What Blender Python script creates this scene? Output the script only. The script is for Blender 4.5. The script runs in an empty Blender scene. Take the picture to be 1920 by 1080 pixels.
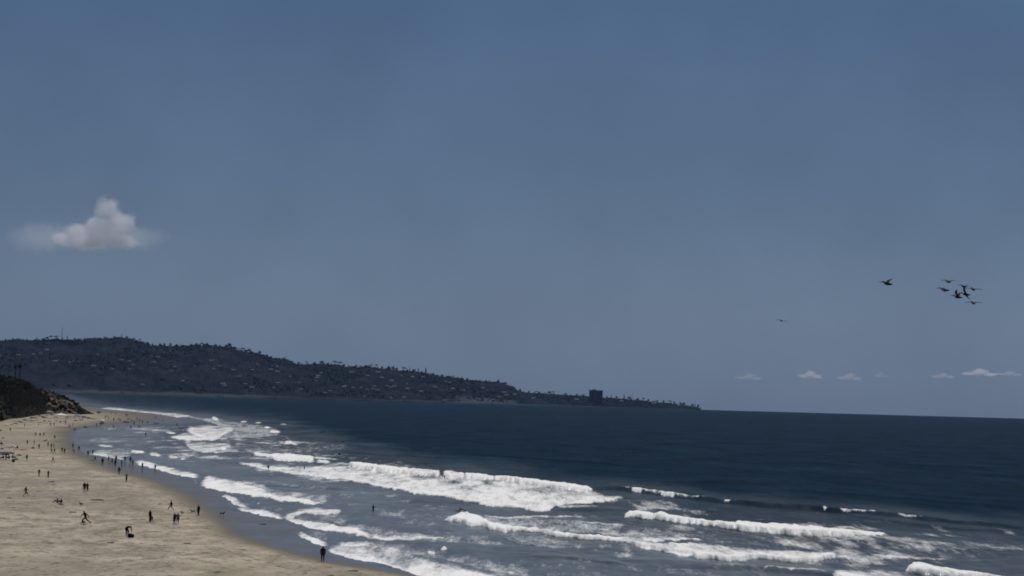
import bpy, bmesh, math, random
import numpy as np
from mathutils import Vector, Matrix, noise as mnoise

random.seed(7)
rng = np.random.default_rng(7)
C = bpy.context.scene.collection
sc = bpy.context.scene

# ------------------------------------------------------------------ camera
CAM_H = 19.0
F = 6000.0                     # focal length in pixels of a 1920 px wide frame
RE = 7.43e6                    # earth radius with refraction
ROLL = math.atan(0.0272)
PITCH = math.radians(1.956)
fw = Vector((0, math.cos(PITCH), math.sin(PITCH)))
lr = Vector((1, 0, 0))
lu = lr.cross(fw).normalized()
R_ = (math.cos(ROLL) * lr + math.sin(ROLL) * lu).normalized()
U_ = (-math.sin(ROLL) * lr + math.cos(ROLL) * lu).normalized()
CAM = Vector((0, 0, CAM_H))
cd = bpy.data.cameras.new('camera')
cd.sensor_width = 36.0
cd.lens = 36.0 * F / 1920.0
cd.clip_start = 1.0
cd.clip_end = 200000.0
cam = bpy.data.objects.new('camera', cd)
C.objects.link(cam)
m = Matrix((R_, U_, -fw)).transposed().to_4x4()
m.translation = CAM
cam.matrix_world = m
sc.camera = cam

# ------------------------------------------------------------------ sky and sun
SUN_EL, SUN_AZ = math.radians(56), math.radians(12)     # azimuth from +Y towards +X
w = bpy.data.worlds.new('World')
sc.world = w
w.use_nodes = True
nt = w.node_tree
nt.nodes.clear()
out = nt.nodes.new('ShaderNodeOutputWorld')
bg = nt.nodes.new('ShaderNodeBackground')
bg.inputs['Strength'].default_value = 0.10
sky = nt.nodes.new('ShaderNodeTexSky')
sky.sky_type = 'NISHITA'
sky.sun_disc = False
sky.sun_elevation = SUN_EL
sky.sun_rotation = SUN_AZ
sky.air_density = 1.0
sky.dust_density = 0.6
sky.ozone_density = 1.5
tc = nt.nodes.new('ShaderNodeTexCoord')
sx = nt.nodes.new('ShaderNodeSeparateXYZ')
nt.links.new(tc.outputs['Generated'], sx.inputs[0])
ramp = nt.nodes.new('ShaderNodeValToRGB')
mr = nt.nodes.new('ShaderNodeMapRange')
mr.inputs['From Min'].default_value = 0.0
mr.inputs['From Max'].default_value = 0.30
nt.links.new(sx.outputs['Z'], mr.inputs['Value'])
nt.links.new(mr.outputs[0], ramp.inputs[0])
els = ramp.color_ramp.elements
SKY_TINT = [(0.0, (0.176, 0.266, 0.53)), (0.08, (0.171, 0.243, 0.444)), (0.19, (0.152, 0.202, 0.337)), (0.30, (0.15, 0.192, 0.297)), (0.41, (0.137, 0.187, 0.277)), (1.0, (0.30, 0.32, 0.36))]
els[0].position = 0.0
els[0].color = (*SKY_TINT[0][1], 1)
els[1].position = 1.0
els[1].color = (*SKY_TINT[-1][1], 1)
for p, c in SKY_TINT[1:-1]:
    e = els.new(p)
    e.color = (*c, 1)
mx = nt.nodes.new('ShaderNodeMix')
mx.data_type = 'RGBA'
mx.blend_type = 'MULTIPLY'
mx.inputs[0].default_value = 1.0
nt.links.new(sky.outputs[0], mx.inputs[6])
nt.links.new(ramp.outputs[0], mx.inputs[7])
sn = nt.nodes.new('ShaderNodeTexNoise')
sn.inputs['Scale'].default_value = 22.0
sn.inputs['Detail'].default_value = 3.0
nt.links.new(tc.outputs['Generated'], sn.inputs['Vector'])
sm = nt.nodes.new('ShaderNodeMapRange')
sm.inputs['To Min'].default_value = 0.86
sm.inputs['To Max'].default_value = 1.14
nt.links.new(sn.outputs[0], sm.inputs['Value'])
sv = nt.nodes.new('ShaderNodeVectorMath')
sv.operation = 'SCALE'
nt.links.new(mx.outputs[2], sv.inputs[0])
nt.links.new(sm.outputs[0], sv.inputs['Scale'])
nt.links.new(sv.outputs[0], bg.inputs[0])
nt.links.new(bg.outputs[0], out.inputs[0])

sd = bpy.data.lights.new('sun', 'SUN')
sd.energy = 3.2
sd.angle = math.radians(0.5)
sd.color = (1.0, 0.96, 0.9)
so = bpy.data.objects.new('sun', sd)
C.objects.link(so)
sdir = Vector((math.sin(SUN_AZ) * math.cos(SUN_EL), math.cos(SUN_AZ) * math.cos(SUN_EL), math.sin(SUN_EL)))
so.rotation_euler = sdir.to_track_quat('Z', 'Y').to_euler()

sc.view_settings.view_transform = 'Standard'
sc.view_settings.look = 'None'
sc.view_settings.exposure = 0.0
sc.view_settings.gamma = 1.0
sc.render.engine = 'CYCLES'
sc.cycles.use_denoising = True
sc.cycles.volume_bounces = 2
sc.cycles.max_bounces = 6
sc.cycles.filter_width = 1.8

# ------------------------------------------------------------------ geometry of the view
Rn, Un, Fn, Cn = (np.array(v) for v in (R_, U_, fw, CAM))

def project(P):
    d = P - Cn
    z = d @ Fn
    return 960 + F * (d @ Rn) / z, 540 - F * (d @ Un) / z

def ray(u, v):
    u = np.asarray(u, float)[..., None]
    v = np.asarray(v, float)[..., None]
    return Fn + (u - 960) / F * Rn + (540 - v) / F * Un

def sea_d(u, v):
    """ground range at which a ray meets the sea"""
    r = ray(u, v)
    h = np.hypot(r[..., 0], r[..., 1])
    s = -r[..., 2] / h                       # slope downwards
    s = np.maximum(s, 0.002263)
    return (s - np.sqrt(np.maximum(s * s - 2 * CAM_H / RE, 0))) * RE

def point(u, v, d):
    """world point seen in direction (u, v) at ground range d"""
    r = ray(u, v)
    h = np.hypot(r[..., 0], r[..., 1])
    return Cn + r * (np.asarray(d, float) / h)[..., None]

def eye(u):
    return 744.9 + 0.0272 * (np.asarray(u, float) - 960)

def pl(pts, x):
    pts = np.array(pts, float)
    return np.interp(x, pts[:, 0], pts[:, 1])

def sstep(a, b, x):
    t = np.clip((x - a) / (b - a), 0, 1)
    return t * t * (3 - 2 * t)

_perm = rng.random((256, 256))
def vnoise(x, y):
    xi = np.floor(x).astype(np.int64)
    yi = np.floor(y).astype(np.int64)
    fx = x - xi
    fy = y - yi
    fx = fx * fx * (3 - 2 * fx)
    fy = fy * fy * (3 - 2 * fy)
    a = _perm[xi & 255, yi & 255]
    b = _perm[(xi + 1) & 255, yi & 255]
    c = _perm[xi & 255, (yi + 1) & 255]
    d = _perm[(xi + 1) & 255, (yi + 1) & 255]
    return (a * (1 - fx) + b * fx) * (1 - fy) + (c * (1 - fx) + d * fx) * fy

def fbm(x, y, o=3):
    s, a, t = 0.0, 1.0, 0.0
    for k in range(o):
        s = s + a * vnoise(x * 2 ** k + 17.3 * k, y * 2 ** k + 5.1 * k)
        t += a
        a *= 0.5
    return s / t

# shoreline (where the sheet of water ends) and the edge of the wet mirror, both as u at a given v
SHORE = [(735, 100), (755, 120), (762, 150), (766, 190), (770, 235), (775, 290), (782, 335), (790, 345), (795, 300), (799, 215), (803, 165),
         (808, 150), (820, 145), (835, 152), (843, 160), (852, 172), (858, 195), (864, 235), (870, 256), (876, 280), (884, 315), (892, 335),
         (898, 374), (904, 384), (909, 374), (914, 388), (922, 420), (928, 440), (934, 425), (944, 448), (955, 444), (962, 475),
         (972, 530), (984, 562), (992, 588), (997, 575), (1002, 558), (1010, 570), (1020, 600), (1030, 612), (1038, 628), (1050, 680),
         (1062, 740), (1075, 795), (1090, 850), (1130, 960), (1200, 1100), (1400, 1500), (2000, 2600)]
WETEDGE = [(735, 90), (768, 190), (775, 265), (784, 300), (790, 262), (796, 195), (801, 142), (808, 128), (835, 130), (850, 150), (865, 180), (878, 215), (892, 260), (910, 318),
           (930, 360), (950, 392), (975, 422), (1000, 448), (1020, 490), (1040, 560), (1055, 625), (1066, 700), (1078, 775), (1110, 900), (1200, 1080), (1400, 1480), (2000, 2580)]

def sand_z(u, v, d):
    a = (pl(SHORE, v) - u) * d / F           # metres up the beach from the water's edge
    wet = (pl(SHORE, v) - pl(WETEDGE, v)) * d / F
    z = np.where(a < 0, np.maximum(a * 0.03, -1.6), np.minimum(a, wet) * 0.012 + np.clip(a - wet, 0, None) * 0.022)
    z = np.where(a > 0, 2.2 * (1 - np.exp(-z / 2.2)), z)
    dry = np.clip((a - wet) / 12, 0, 1)
    return z, a, dry

def sand_bumps(x, y, d):
    f = np.clip(900 / d, 0, 1)
    return ((fbm(x / 9, y / 30, 3) - 0.5) * 0.30 + (fbm(x / 1.6 + 9, y / 6, 2) - 0.5) * 0.12) * f

def ground(u, v):
    """place on the sand (or the water line) that is seen at (u, v)"""
    vb = v
    for _ in range(14):
        d = sea_d(u, vb)
        P = point(u, vb, d)
        z, a, dry = sand_z(u, vb, d)
        z = z + dry * sand_bumps(P[0], P[1], d)
        P = P + np.array([0, 0, max(z, 0.0)])
        vb = vb + 0.7 * (v - project(P)[1])
    return P, d

# ------------------------------------------------------------------ materials
def mat(name):
    mt = bpy.data.materials.new(name)
    mt.use_nodes = True
    n = mt.node_tree.nodes
    n.clear()
    o = n.new('ShaderNodeOutputMaterial')
    return mt, mt.node_tree, o

def N(nt, typ, ins=None, **kw):
    n = nt.nodes.new(typ)
    for k, v in kw.items():
        setattr(n, k, v)
    for k, v in (ins or {}).items():
        s = n.inputs[k]
        if hasattr(v, 'is_output') or isinstance(v, bpy.types.NodeSocket):
            nt.links.new(v, s)
        else:
            s.default_value = v
    return n

def math_(nt, op, a, b=0.0, c=None, clamp=False):
    n = nt.nodes.new('ShaderNodeMath')
    n.operation = op
    n.use_clamp = clamp
    for i, v in enumerate((a, b) if c is None else (a, b, c)):
        if isinstance(v, bpy.types.NodeSocket):
            nt.links.new(v, n.inputs[i])
        else:
            n.inputs[i].default_value = v
    return n.outputs[0]

def mixc(nt, f, a, b):
    n = nt.nodes.new('ShaderNodeMix')
    n.data_type = 'RGBA'
    for i, v in ((0, f), (6, a), (7, b)):
        if isinstance(v, bpy.types.NodeSocket):
            nt.links.new(v, n.inputs[i])
        else:
            n.inputs[i].default_value = v if i == 0 else (*v, 1)
    return n.outputs[2]

def attr(nt, name):
    return N(nt, 'ShaderNodeAttribute', attribute_name=name).outputs['Fac']

def posnoise(nt, scale, detail=3, rough=0.6, typ='ShaderNodeTexNoise', obj=False):
    """noise in stretched metres"""
    if obj:
        p = N(nt, 'ShaderNodeTexCoord').outputs['Object']
    else:
        p = N(nt, 'ShaderNodeNewGeometry').outputs['Position']
    mp = N(nt, 'ShaderNodeMapping', {'Vector': p, 'Scale': scale})
    n = N(nt, typ, {'Vector': mp.outputs[0], 'Scale': 1.0, 'Detail': detail, 'Roughness': rough})
    return n.outputs[0]

def ramp2(nt, v, a, b):
    return N(nt, 'ShaderNodeMapRange', {'Value': v, 'From Min': a, 'From Max': b}, interpolation_type='SMOOTHSTEP').outputs[0]

def simple(name, col, col2=None, scale=(1, 1, 1), rough=0.85, obj=True):
    mt, t, o = mat(name)
    b = N(t, 'ShaderNodeBsdfPrincipled', {'Roughness': rough, 'Specular IOR Level': 0.15})
    if col2:
        n = posnoise(t, scale, obj=obj)
        c = mixc(t, ramp2(t, n, 0.35, 0.65), col, col2)
        t.links.new(c, b.inputs['Base Color'])
    else:
        b.inputs['Base Color'].default_value = (*col, 1)
    t.links.new(b.outputs[0], o.inputs[0])
    return mt

def water_material():
    mt, t, o = mat('sea_water')
    sh = attr(t, 'shallow')
    foam = attr(t, 'foam')
    n1 = posnoise(t, (0.5, 0.045, 0.5), 4, 0.65)
    n2 = posnoise(t, (2.2, 0.22, 2.2), 3, 0.6)
    n3 = posnoise(t, (0.05, 0.006, 0.05), 3, 0.6)
    nn = math_(t, 'ADD', math_(t, 'MULTIPLY', n1, 0.62), math_(t, 'MULTIPLY', n2, 0.38))
    # foam threshold: dense foam always white, thin foam breaks into lace
    k = math_(t, 'ADD', foam, math_(t, 'MULTIPLY', math_(t, 'SUBTRACT', nn, 0.5), 1.7))
    k = ramp2(t, k, 0.18, 1.02)
    k = math_(t, 'MULTIPLY', k, ramp2(t, foam, 0.02, 0.2))
    deep = mixc(t, ramp2(t, n3, 0.3, 0.7), (0.002, 0.018, 0.044), (0.004, 0.025, 0.056))
    shal = mixc(t, ramp2(t, n1, 0.25, 0.75), (0.085, 0.112, 0.130), (0.125, 0.150, 0.165))
    base = mixc(t, sh, deep, shal)
    n5 = posnoise(t, (0.05, 0.012, 0.1), 4, 0.7)
    n6 = posnoise(t, (0.28, 0.05, 0.5), 4, 0.75)
    mot = math_(t, 'ADD', math_(t, 'MULTIPLY', ramp2(t, n5, .3, .7), .8), math_(t, 'MULTIPLY', ramp2(t, n6, .3, .7), .55))
    base = mixc(t, math_(t, 'MULTIPLY', mot, .62), base, (0.002, 0.006, 0.011))
    bump = N(t, 'ShaderNodeBump', {'Height': nn, 'Strength': 0.5, 'Distance': 0.25})
    bump2 = N(t, 'ShaderNodeBump', {'Height': nn, 'Strength': 0.12, 'Distance': 0.1})
    dif = N(t, 'ShaderNodeBsdfDiffuse', {'Color': base, 'Normal': bump.outputs[0]})
    gl = N(t, 'ShaderNodeBsdfGlossy', {'Color': (1, 1, 1, 1), 'Roughness': 0.18, 'Normal': bump2.outputs[0]})
    lw = N(t, 'ShaderNodeLayerWeight', {'Blend': 0.5}).outputs['Facing']
    fr = math_(t, 'MULTIPLY', math_(t, 'POWER', lw, 4.0), math_(t, 'ADD', 0.012, math_(t, 'MULTIPLY', sh, 0.36)))
    m1 = N(t, 'ShaderNodeMixShader', {0: fr, 1: dif.outputs[0], 2: gl.outputs[0]})
    fcol = mixc(t, n2, (0.80, 0.80, 0.79), (0.90, 0.90, 0.90))
    fd = N(t, 'ShaderNodeBsdfDiffuse', {'Color': fcol, 'Normal': N(t, 'ShaderNodeBump', {'Height': nn, 'Strength': 0.5, 'Distance': 0.35}).outputs[0]})
    m2 = N(t, 'ShaderNodeMixShader', {0: k, 1: m1.outputs[0], 2: fd.outputs[0]})
    t.links.new(m2.outputs[0], o.inputs[0])
    return mt

def sand_material():
    mt, t, o = mat('beach_sand')
    wet = attr(t, 'wet')
    n1 = posnoise(t, (0.13, 0.050, 0.2), 5, 0.7)
    n2 = posnoise(t, (0.55, 0.20, 1.0), 5, 0.75)
    n3 = posnoise(t, (0.05, 0.008, 0.03), 3, 0.6)
    dry = mixc(t, ramp2(t, n1, 0.32, 0.68), (0.258, 0.225, 0.178), (0.470, 0.418, 0.335))
    dry = mixc(t, math_(t, 'MULTIPLY', ramp2(t, n2, 0.50, 0.61), 0.62), dry, (0.13, 0.108, 0.085))
    dry = mixc(t, math_(t, 'MULTIPLY', ramp2(t, n3, 0.45, 0.7), 0.35), dry, (0.41, 0.355, 0.26))
    n4 = posnoise(t, (0.035, 0.012, 0.02), 3, 0.6)
    dry = mixc(t, math_(t, 'MULTIPLY', ramp2(t, n4, 0.42, 0.62), 0.55), dry, (0.245, 0.212, 0.182))
    n7 = posnoise(t, (1.3, 0.45, 1.0), 3, 0.7)
    dry = mixc(t, math_(t, 'MULTIPLY', ramp2(t, n7, 0.555, 0.64), 0.6), dry, (0.10, 0.085, 0.07))
    wetn = math_(t, 'ADD', wet, math_(t, 'MULTIPLY', math_(t, 'SUBTRACT', n1, 0.5), 0.25))
    damp = ramp2(t, wetn, 0.05, 0.7)
    mirror = ramp2(t, wetn, 0.5, 1.0)
    col = mixc(t, damp, dry, (0.170, 0.152, 0.126))
    col = mixc(t, mirror, col, (0.098, 0.086, 0.074))
    bm = N(t, 'ShaderNodeBump', {'Height': n2, 'Strength': 0.25, 'Distance': 0.1})
    dif = N(t, 'ShaderNodeBsdfDiffuse', {'Color': col, 'Normal': bm.outputs[0]})
    gl = N(t, 'ShaderNodeBsdfGlossy', {'Color': (1, 1, 1, 1), 'Roughness': 0.12})
    fac = math_(t, 'MULTIPLY', mirror, math_(t, 'ADD', 0.30, math_(t, 'MULTIPLY', ramp2(t, n1, 0.3, 0.7), 0.24)))
    m1 = N(t, 'ShaderNodeMixShader', {0: fac, 1: dif.outputs[0], 2: gl.outputs[0]})
    t.links.new(m1.outputs[0], o.inputs[0])
    return mt

# ------------------------------------------------------------------ helpers for objects
def link_mesh(name, me, parent=None, mats=()):
    o = bpy.data.objects.new(name, me)
    C.objects.link(o)
    for mm in mats:
        me.materials.append(mm)
    if parent:
        o.parent = parent
    return o

def tag(o, label=None, cat=None, group=None, kind=None):
    if label: o['label'] = label
    if cat: o['category'] = cat
    if group: o['group'] = group
    if kind: o['kind'] = kind
    return o

def empty(name, loc, rz=0.0):
    o = bpy.data.objects.new(name, None)
    C.objects.link(o)
    o.location = loc
    o.rotation_euler = (0, 0, rz)
    return o

def grid_mesh(name, P, attrs, material, smooth=True):
    nr, nc = P.shape[:2]
    me = bpy.data.meshes.new(name)
    nv = nr * nc
    me.vertices.add(nv)
    me.vertices.foreach_set('co', P.reshape(-1).astype(np.float32))
    i = np.arange(nr - 1)[:, None] * nc + np.arange(nc - 1)[None, :]
    q = np.stack([i, i + 1, i + nc + 1, i + nc], -1).reshape(-1, 4)
    nf = len(q)
    me.loops.add(nf * 4)
    me.loops.foreach_set('vertex_index', q.reshape(-1).astype(np.int32))
    me.polygons.add(nf)
    me.polygons.foreach_set('loop_start', (np.arange(nf) * 4).astype(np.int32))
    me.polygons.foreach_set('loop_total', np.full(nf, 4, np.int32))
    me.update(calc_edges=True)
    me.polygons.foreach_set('use_smooth', np.full(nf, smooth))
    for k, a in attrs.items():
        at = me.attributes.new(k, 'FLOAT', 'POINT')
        at.data.foreach_set('value', a.reshape(-1).astype(np.float32))
    me.materials.append(material)
    o = bpy.data.objects.new(name, me)
    C.objects.link(o)
    return o

def py_mesh(name, verts, faces, smooth=False):
    me = bpy.data.meshes.new(name)
    me.from_pydata([tuple(v) for v in verts], [], faces)
    me.update()
    if smooth:
        for p in me.polygons: p.use_smooth = True
    return me

# ------------------------------------------------------------------ sea
# foam features: (list of (u, top v, bottom v)), density, front height in metres, feather px
LIPS = [(1160,1345,.10),(1545,1730,.06),(1172,1182,.3),(1183,1204,.75),(1206,1214,.25),(1222,1237,.5),(1238,1264,.85),(1268,1292,.12),(1296,1312,.32),(1358,1370,.35),(1542,1550,.4),(1573,1603,.42),(1628,1641,.2),(1682,1720,.28)]
FOAM = [
 # far line of breakers past the point
 ([(150,768,769),(175,767,768.5),(195,765,767),(208,764,769),(244,767,774),(265,769,777),(290,771,783),(310,773,784),(327,774,784),(352,778,782),(365,780,782)], .76, .7, 1.5),
 ([(345,779,781),(375,783,787),(400,783,794),(430,788,806),(470,792,811),(510,800,812),(532,808,811)], .55, .1, 2),
 ([(395,784,787),(400,780,788),(407,783,789),(412,787,788)], .9, .7, 1),
 ([(448,791,792),(457,789,792),(466,791,792)], .72, .4, 1), ([(475,793,794),(484,791,795),(492,793,794)], .75, .4, 1),
 ([(522,797,798),(530,793,797),(540,796,797.5)], .6, .5, 1),
 ([(494,800,802),(500,799,803),(508,801,803)], .95, .4, 1), ([(502,808,810),(512,805,812),(528,809,811)], .98, .5, 1),
 # bright mass
 ([(344,803,806),(355,799,813),(370,796,822),(390,793,826),(408,796,825),(425,799,813),(445,802,807)], .84, .8, 2.5),
 ([(312,820,821),(330,817,823),(345,810,827),(370,812,827),(400,812,827),(415,818,823)], .88, .5, 1.5),
 ([(306,810,811),(318,809,813),(333,812,814)], .9, .3, 1),
 ([(405,803,824),(440,803,822),(480,806,820),(530,812,816)], .5, .0, 3),
 ([(340,828,830),(352,824,838),(357,826,843),(368,826,847),(385,828,849),(410,829,846),(440,831,838)], .74, .5, 2),
 ([(382,842,847),(405,838,850),(430,838,848),(458,842,847)], .6, .2, 2),
 ([(412,841,843),(417,838,845),(427,842,843)], 1.0, .5, 1),
 ([(400,822,845),(450,818,850),(520,820,852),(600,828,846),(660,834,842)], .33, .0, 5),
 ([(528,830,833),(532,826,834),(545,826,833),(551,830,834),(562,832,835)], .92, .6, 1),
 # small ripples inshore on the left
 ([(240,845,846),(247,843,849),(262,845,850),(276,848,850)], .95, .35, 1), ([(277,850,852),(283,848,854),(290,849,854),(296,850,856),(304,852,856)], .95, .35, 1),
 ([(312,854,857),(322,853,859),(337,857,859)], .75, .25, 1), ([(336,859,861),(342,857,862),(350,860,862)], .8, .25, 1),
 ([(336,849,852),(345,848,853),(358,850,853)], .65, .2, 1),
 ([(166,849,851),(190,843,854),(215,840,857),(240,838,856),(252,842,850)], .52, .0, 2),
 ([(163,850,852),(180,849,853),(200,851,857),(228,856,862),(240,860,863)], .72, .1, 1),
 ([(176,834,836),(190,833,837),(205,835,838),(218,837,838)], .75, .15, 1),
 ([(160,824,829),(180,819,829),(220,819,830),(250,822,827)], .38, .0, 2), ([(190,802,805),(210,801,806),(225,803,805)], .5, .0, 1),
 # main swash
 ([(250,862,868),(265,863,873),(280,866,877),(300,871,882),(315,876,886),(330,880,891),(342,884,893),(375,889,898)], .92, .3, 1),
 ([(373,908,909),(378,898,912),(392,891,915),(413,893,920),(434,895,925),(452,900,927),(475,910,931),(507,922,933),(523,928,941),(540,930,941),(557,933,942),(577,938,946),(595,941,945),(611,941,944)], .98, .35, 1.5),
 ([(445,897,906),(475,903,916),(507,918,928),(540,921,934),(577,925,940),(620,930,941)], .55, .1, 3),
 ([(452,896,903),(500,902,909),(560,908,914),(640,915,920)], .3, .0, 3),
 ([(338,898,904),(355,897,907),(374,900,906)], .55, .0, 2),
 ([(405,924,926),(415,927,931),(425,927,936),(440,932,945),(457,941,949),(470,948,953)], .88, .1, 1.5), ([(440,928,936),(470,934,948),(500,945,955),(540,955,962)], .25, .0, 3),
 ([(440,950,955),(455,947,959),(475,952,964),(500,957,969),(535,966,975)], .92, .1, 1.5), ([(455,944,953),(480,945,958),(520,955,966)], .3, 0, 3),
 ([(480,941,944),(486,938,945),(492,941,944)], .6, .3, 1),
 ([(528,968,972),(545,962,975),(558,957,967),(575,953,964),(590,948,968),(608,953,968),(630,956,966),(645,958,962)], .80, .45, 1.5),
 ([(545,962,975),(580,965,982),(620,962,978),(660,962,990)], .4, .0, 4),
 ([(530,968,973),(555,972,983),(580,976,991),(610,978,996),(640,985,1000),(668,990,1003),(690,998,1009),(700,1003,1009)], .95, .35, 1.5),
 ([(640,975,998),(700,985,1006),(760,998,1012),(840,1005,1014)], .5, .0, 4),
 ([(690,1000,1008),(720,1003,1014),(760,1004,1016),(800,1006,1012),(840,1008,1012)], .82, .2, 2),
 ([(554,998,1003),(565,995,1009),(575,1002,1014),(588,1007,1019),(602,1013,1023),(618,1017,1024)], .92, .2, 1.5),
 ([(575,993,1003),(600,998,1012),(620,1005,1016)], .3, 0, 3),
 ([(611,1020,1030),(625,1019,1037),(655,1014,1045),(680,1011,1051),(720,1012,1056),(760,1030,1068),(785,1044,1076)], .66, .3, 2),
 ([(611,1024,1031),(625,1030,1038),(655,1037,1046),(680,1043,1052),(720,1048,1058),(760,1056,1070),(800,1066,1080),(850,1080,1098)], .9, .15, 1.5),
 ([(630,1016,1022),(660,1014,1024),(700,1012,1022)], .85, .1, 2),
 ([(757,1050,1066),(770,1046,1074),(792,1040,1082),(820,1048,1095),(860,1058,1110),(900,1066,1120),(950,1078,1130),(1010,1092,1150)], .97, .6, 2),
 ([(720,1018,1030),(770,1020,1040),(830,1034,1050),(900,1046,1066),(1000,1056,1085)], .42, .0, 4),
 ([(825,1030,1033),(832,1026,1034),(840,1030,1033)], 1.0, .7, 1), ([(798,1037,1040),(806,1034,1041),(820,1038,1042)], .8, .4, 1),
 ([(940,1000,1010),(970,996,1020),(1010,1002,1026),(1060,1010,1028),(1100,1020,1030)], .42, .15, 5),
 ([(760,1004,1014),(850,1000,1020),(950,1000,1024)], .40, .0, 4),
 ([(960,1048,1060),(1100,1050,1066),(1250,1062,1076),(1400,1072,1084)], .25, .0, 5),
 ([(900,1066,1080),(1000,1070,1084),(1150,1068,1080)], .3, 0, 5),
 # middle breakers
 ([(474,849,853),(481,848,855),(490,850,856),(505,851,857),(515,850,863),(540,851,866),(580,853,866),(590,856,865)], 1.0, .9, 1),
 ([(589,864,867),(600,861,869),(615,864,870),(623,866,869)], 1.0, .7, 1), ([(580,854,860),(610,857,862),(640,861,862)], .75, .1, 1.5),
 ([(445,866,869),(482,868,877),(502,872,883),(544,874,890),(600,871,896),(655,868,902),(690,870,906),(711,872,912),(738,874,920),(752,876,919),(773,878,926),(805,880,930),(840,884,933),(865,886,940),(899,889,947),(920,891,950),(946,893,948),(957,895,950),(993,899,958),(1031,904,960),(1037,906,951),(1060,908,948),(1100,914,944),(1130,924,940),(1172,932,935)], .88, .4, 1.5),
 ([(445,866,869),(482,871,877),(502,875,883),(544,882,890),(600,888,896),(655,894,902),(690,898,906),(711,902,912),(738,906,920),(752,907,919),(773,912,926),(805,916,930),(840,920,933),(865,924,940),(899,930,947),(920,934,950),(946,934,948),(957,938,950),(993,946,958),(1031,950,960)], 1.0, .45, 2),
 ([(1037,949,951),(1050,946,953),(1080,947,955),(1110,949,953),(1130,950,951)], .65, .5, 1),
 ([(653,870,872),(660,867,877),(676,868,880),(700,870,884),(725,873,886),(750,876,888),(768,878,889)], 1.0, 1.5, 1),
 ([(764,879,888),(780,880,892),(801,880,894),(826,882,896)], .86, 1.4, 1),
 ([(830,885,894),(836,883,898),(855,885,899),(872,889,898)], .86, 1.4, 1),
 ([(870,890,899),(876,887,901),(908,890,902),(928,893,900)], 1.0, 1.5, 1), ([(925,893,900),(950,893,906),(993,898,912),(1036,903,917),(1078,908,922),(1100,913,923),(1112,916,920)], 1.0, 1.6, 1),
 
 
 
 
 
 ([(1169,969,971),(1174,963,971),(1180,959,972),(1202,961,974),(1228,963,975)], 1.0, 1.1, 1),
 ([(1224,965,974),(1235,961,976),(1265,966,979),(1307,971,984),(1340,976,988),(1360,977,992),(1400,979,997),(1450,981,1003),(1494,985,1007),(1530,989,1009),(1560,992,1008),(1600,995,1007),(1630,1000,1006),(1660,1001,1004)], 1.0, 1.3, 1),
 ([(1560,998,1010),(1600,998,1016),(1660,1002,1022),(1720,1006,1030),(1780,1010,1034),(1850,1018,1034),(1930,1026,1036)], .34, .2, 4),
 ([(1170,985,1008),(1300,990,1016),(1420,1000,1026),(1560,1012,1036),(1700,1026,1044),(1900,1040,1052)], .26, .0, 5),
 # next row nearer
 ([(832,977,979),(846,968,980),(865,958,981),(876,958,985),(891,963,987),(908,972,988),(920,978,993),(940,984,997),(965,987,996),(1005,989,998),(1020,992,1004),(1040,995,1007),(1065,998,1006),(1085,1001,1013),(1110,1004,1015),(1140,1006,1015),(1170,1009,1016)], 1.0, .9, 1.5),
 ([(885,963,972),(929,966,985),(1000,967,990),(1045,969,995),(1100,975,1000),(1200,985,1008),(1300,1000,1014)], .50, .1, 3),
 ([(900,964,969),(950,966,972),(1000,966,970),(1045,967,970),(1100,969,972)], .75, .15, 2), ([(1060,976,981),(1120,980,985),(1180,984,989)], .6, .1, 2),
 ([(1130,1005,1014),(1180,1005,1017),(1230,1008,1018),(1280,1010,1015),(1320,1013,1017)], .80, .2, 2),
 ([(1166,1014,1016),(1176,1013,1021),(1192,1014,1027),(1223,1019,1031),(1244,1020,1036),(1269,1018,1037),(1296,1018,1041),(1307,1019,1048),(1338,1020,1051),(1369,1023,1054),(1400,1026,1050),(1421,1028,1048),(1452,1030,1053),(1484,1029,1057),(1515,1034,1056),(1540,1035,1053),(1560,1037,1048),(1575,1040,1046)], .93, .8, 1.5),
 ([(1190,1020,1027),(1244,1029,1036),(1300,1033,1044),(1338,1040,1051),(1369,1043,1054),(1421,1038,1048),(1484,1046,1057),(1540,1043,1053)], 1.0, .2, 2),
 ([(1560,1038,1048),(1600,1038,1050),(1650,1040,1051),(1700,1045,1050),(1780,1048,1053)], .62, .2, 2),
 ([(1565,1046,1047),(1569,1052,1055.5),(1573,1053,1054)], .6, .3, 1),
 ([(1420,1069,1070),(1470,1070,1073),(1530,1073,1077),(1557,1075,1080)], .6, .3, 1),
 ([(1556,1070,1084),(1600,1067,1088),(1650,1069,1090),(1700,1072,1092),(1760,1076,1096)], .62, .2, 3),
 ([(1557,1076,1086),(1620,1078,1090),(1700,1080,1094)], .95, .3, 2),
 ([(1696,1071,1074),(1707,1061,1076),(1722,1056,1078),(1735,1057,1080),(1760,1062,1082),(1791,1067,1084),(1832,1072,1088),(1874,1080,1092),(1920,1086,1098)], 1.0, 1.0, 1.5),
]
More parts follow.
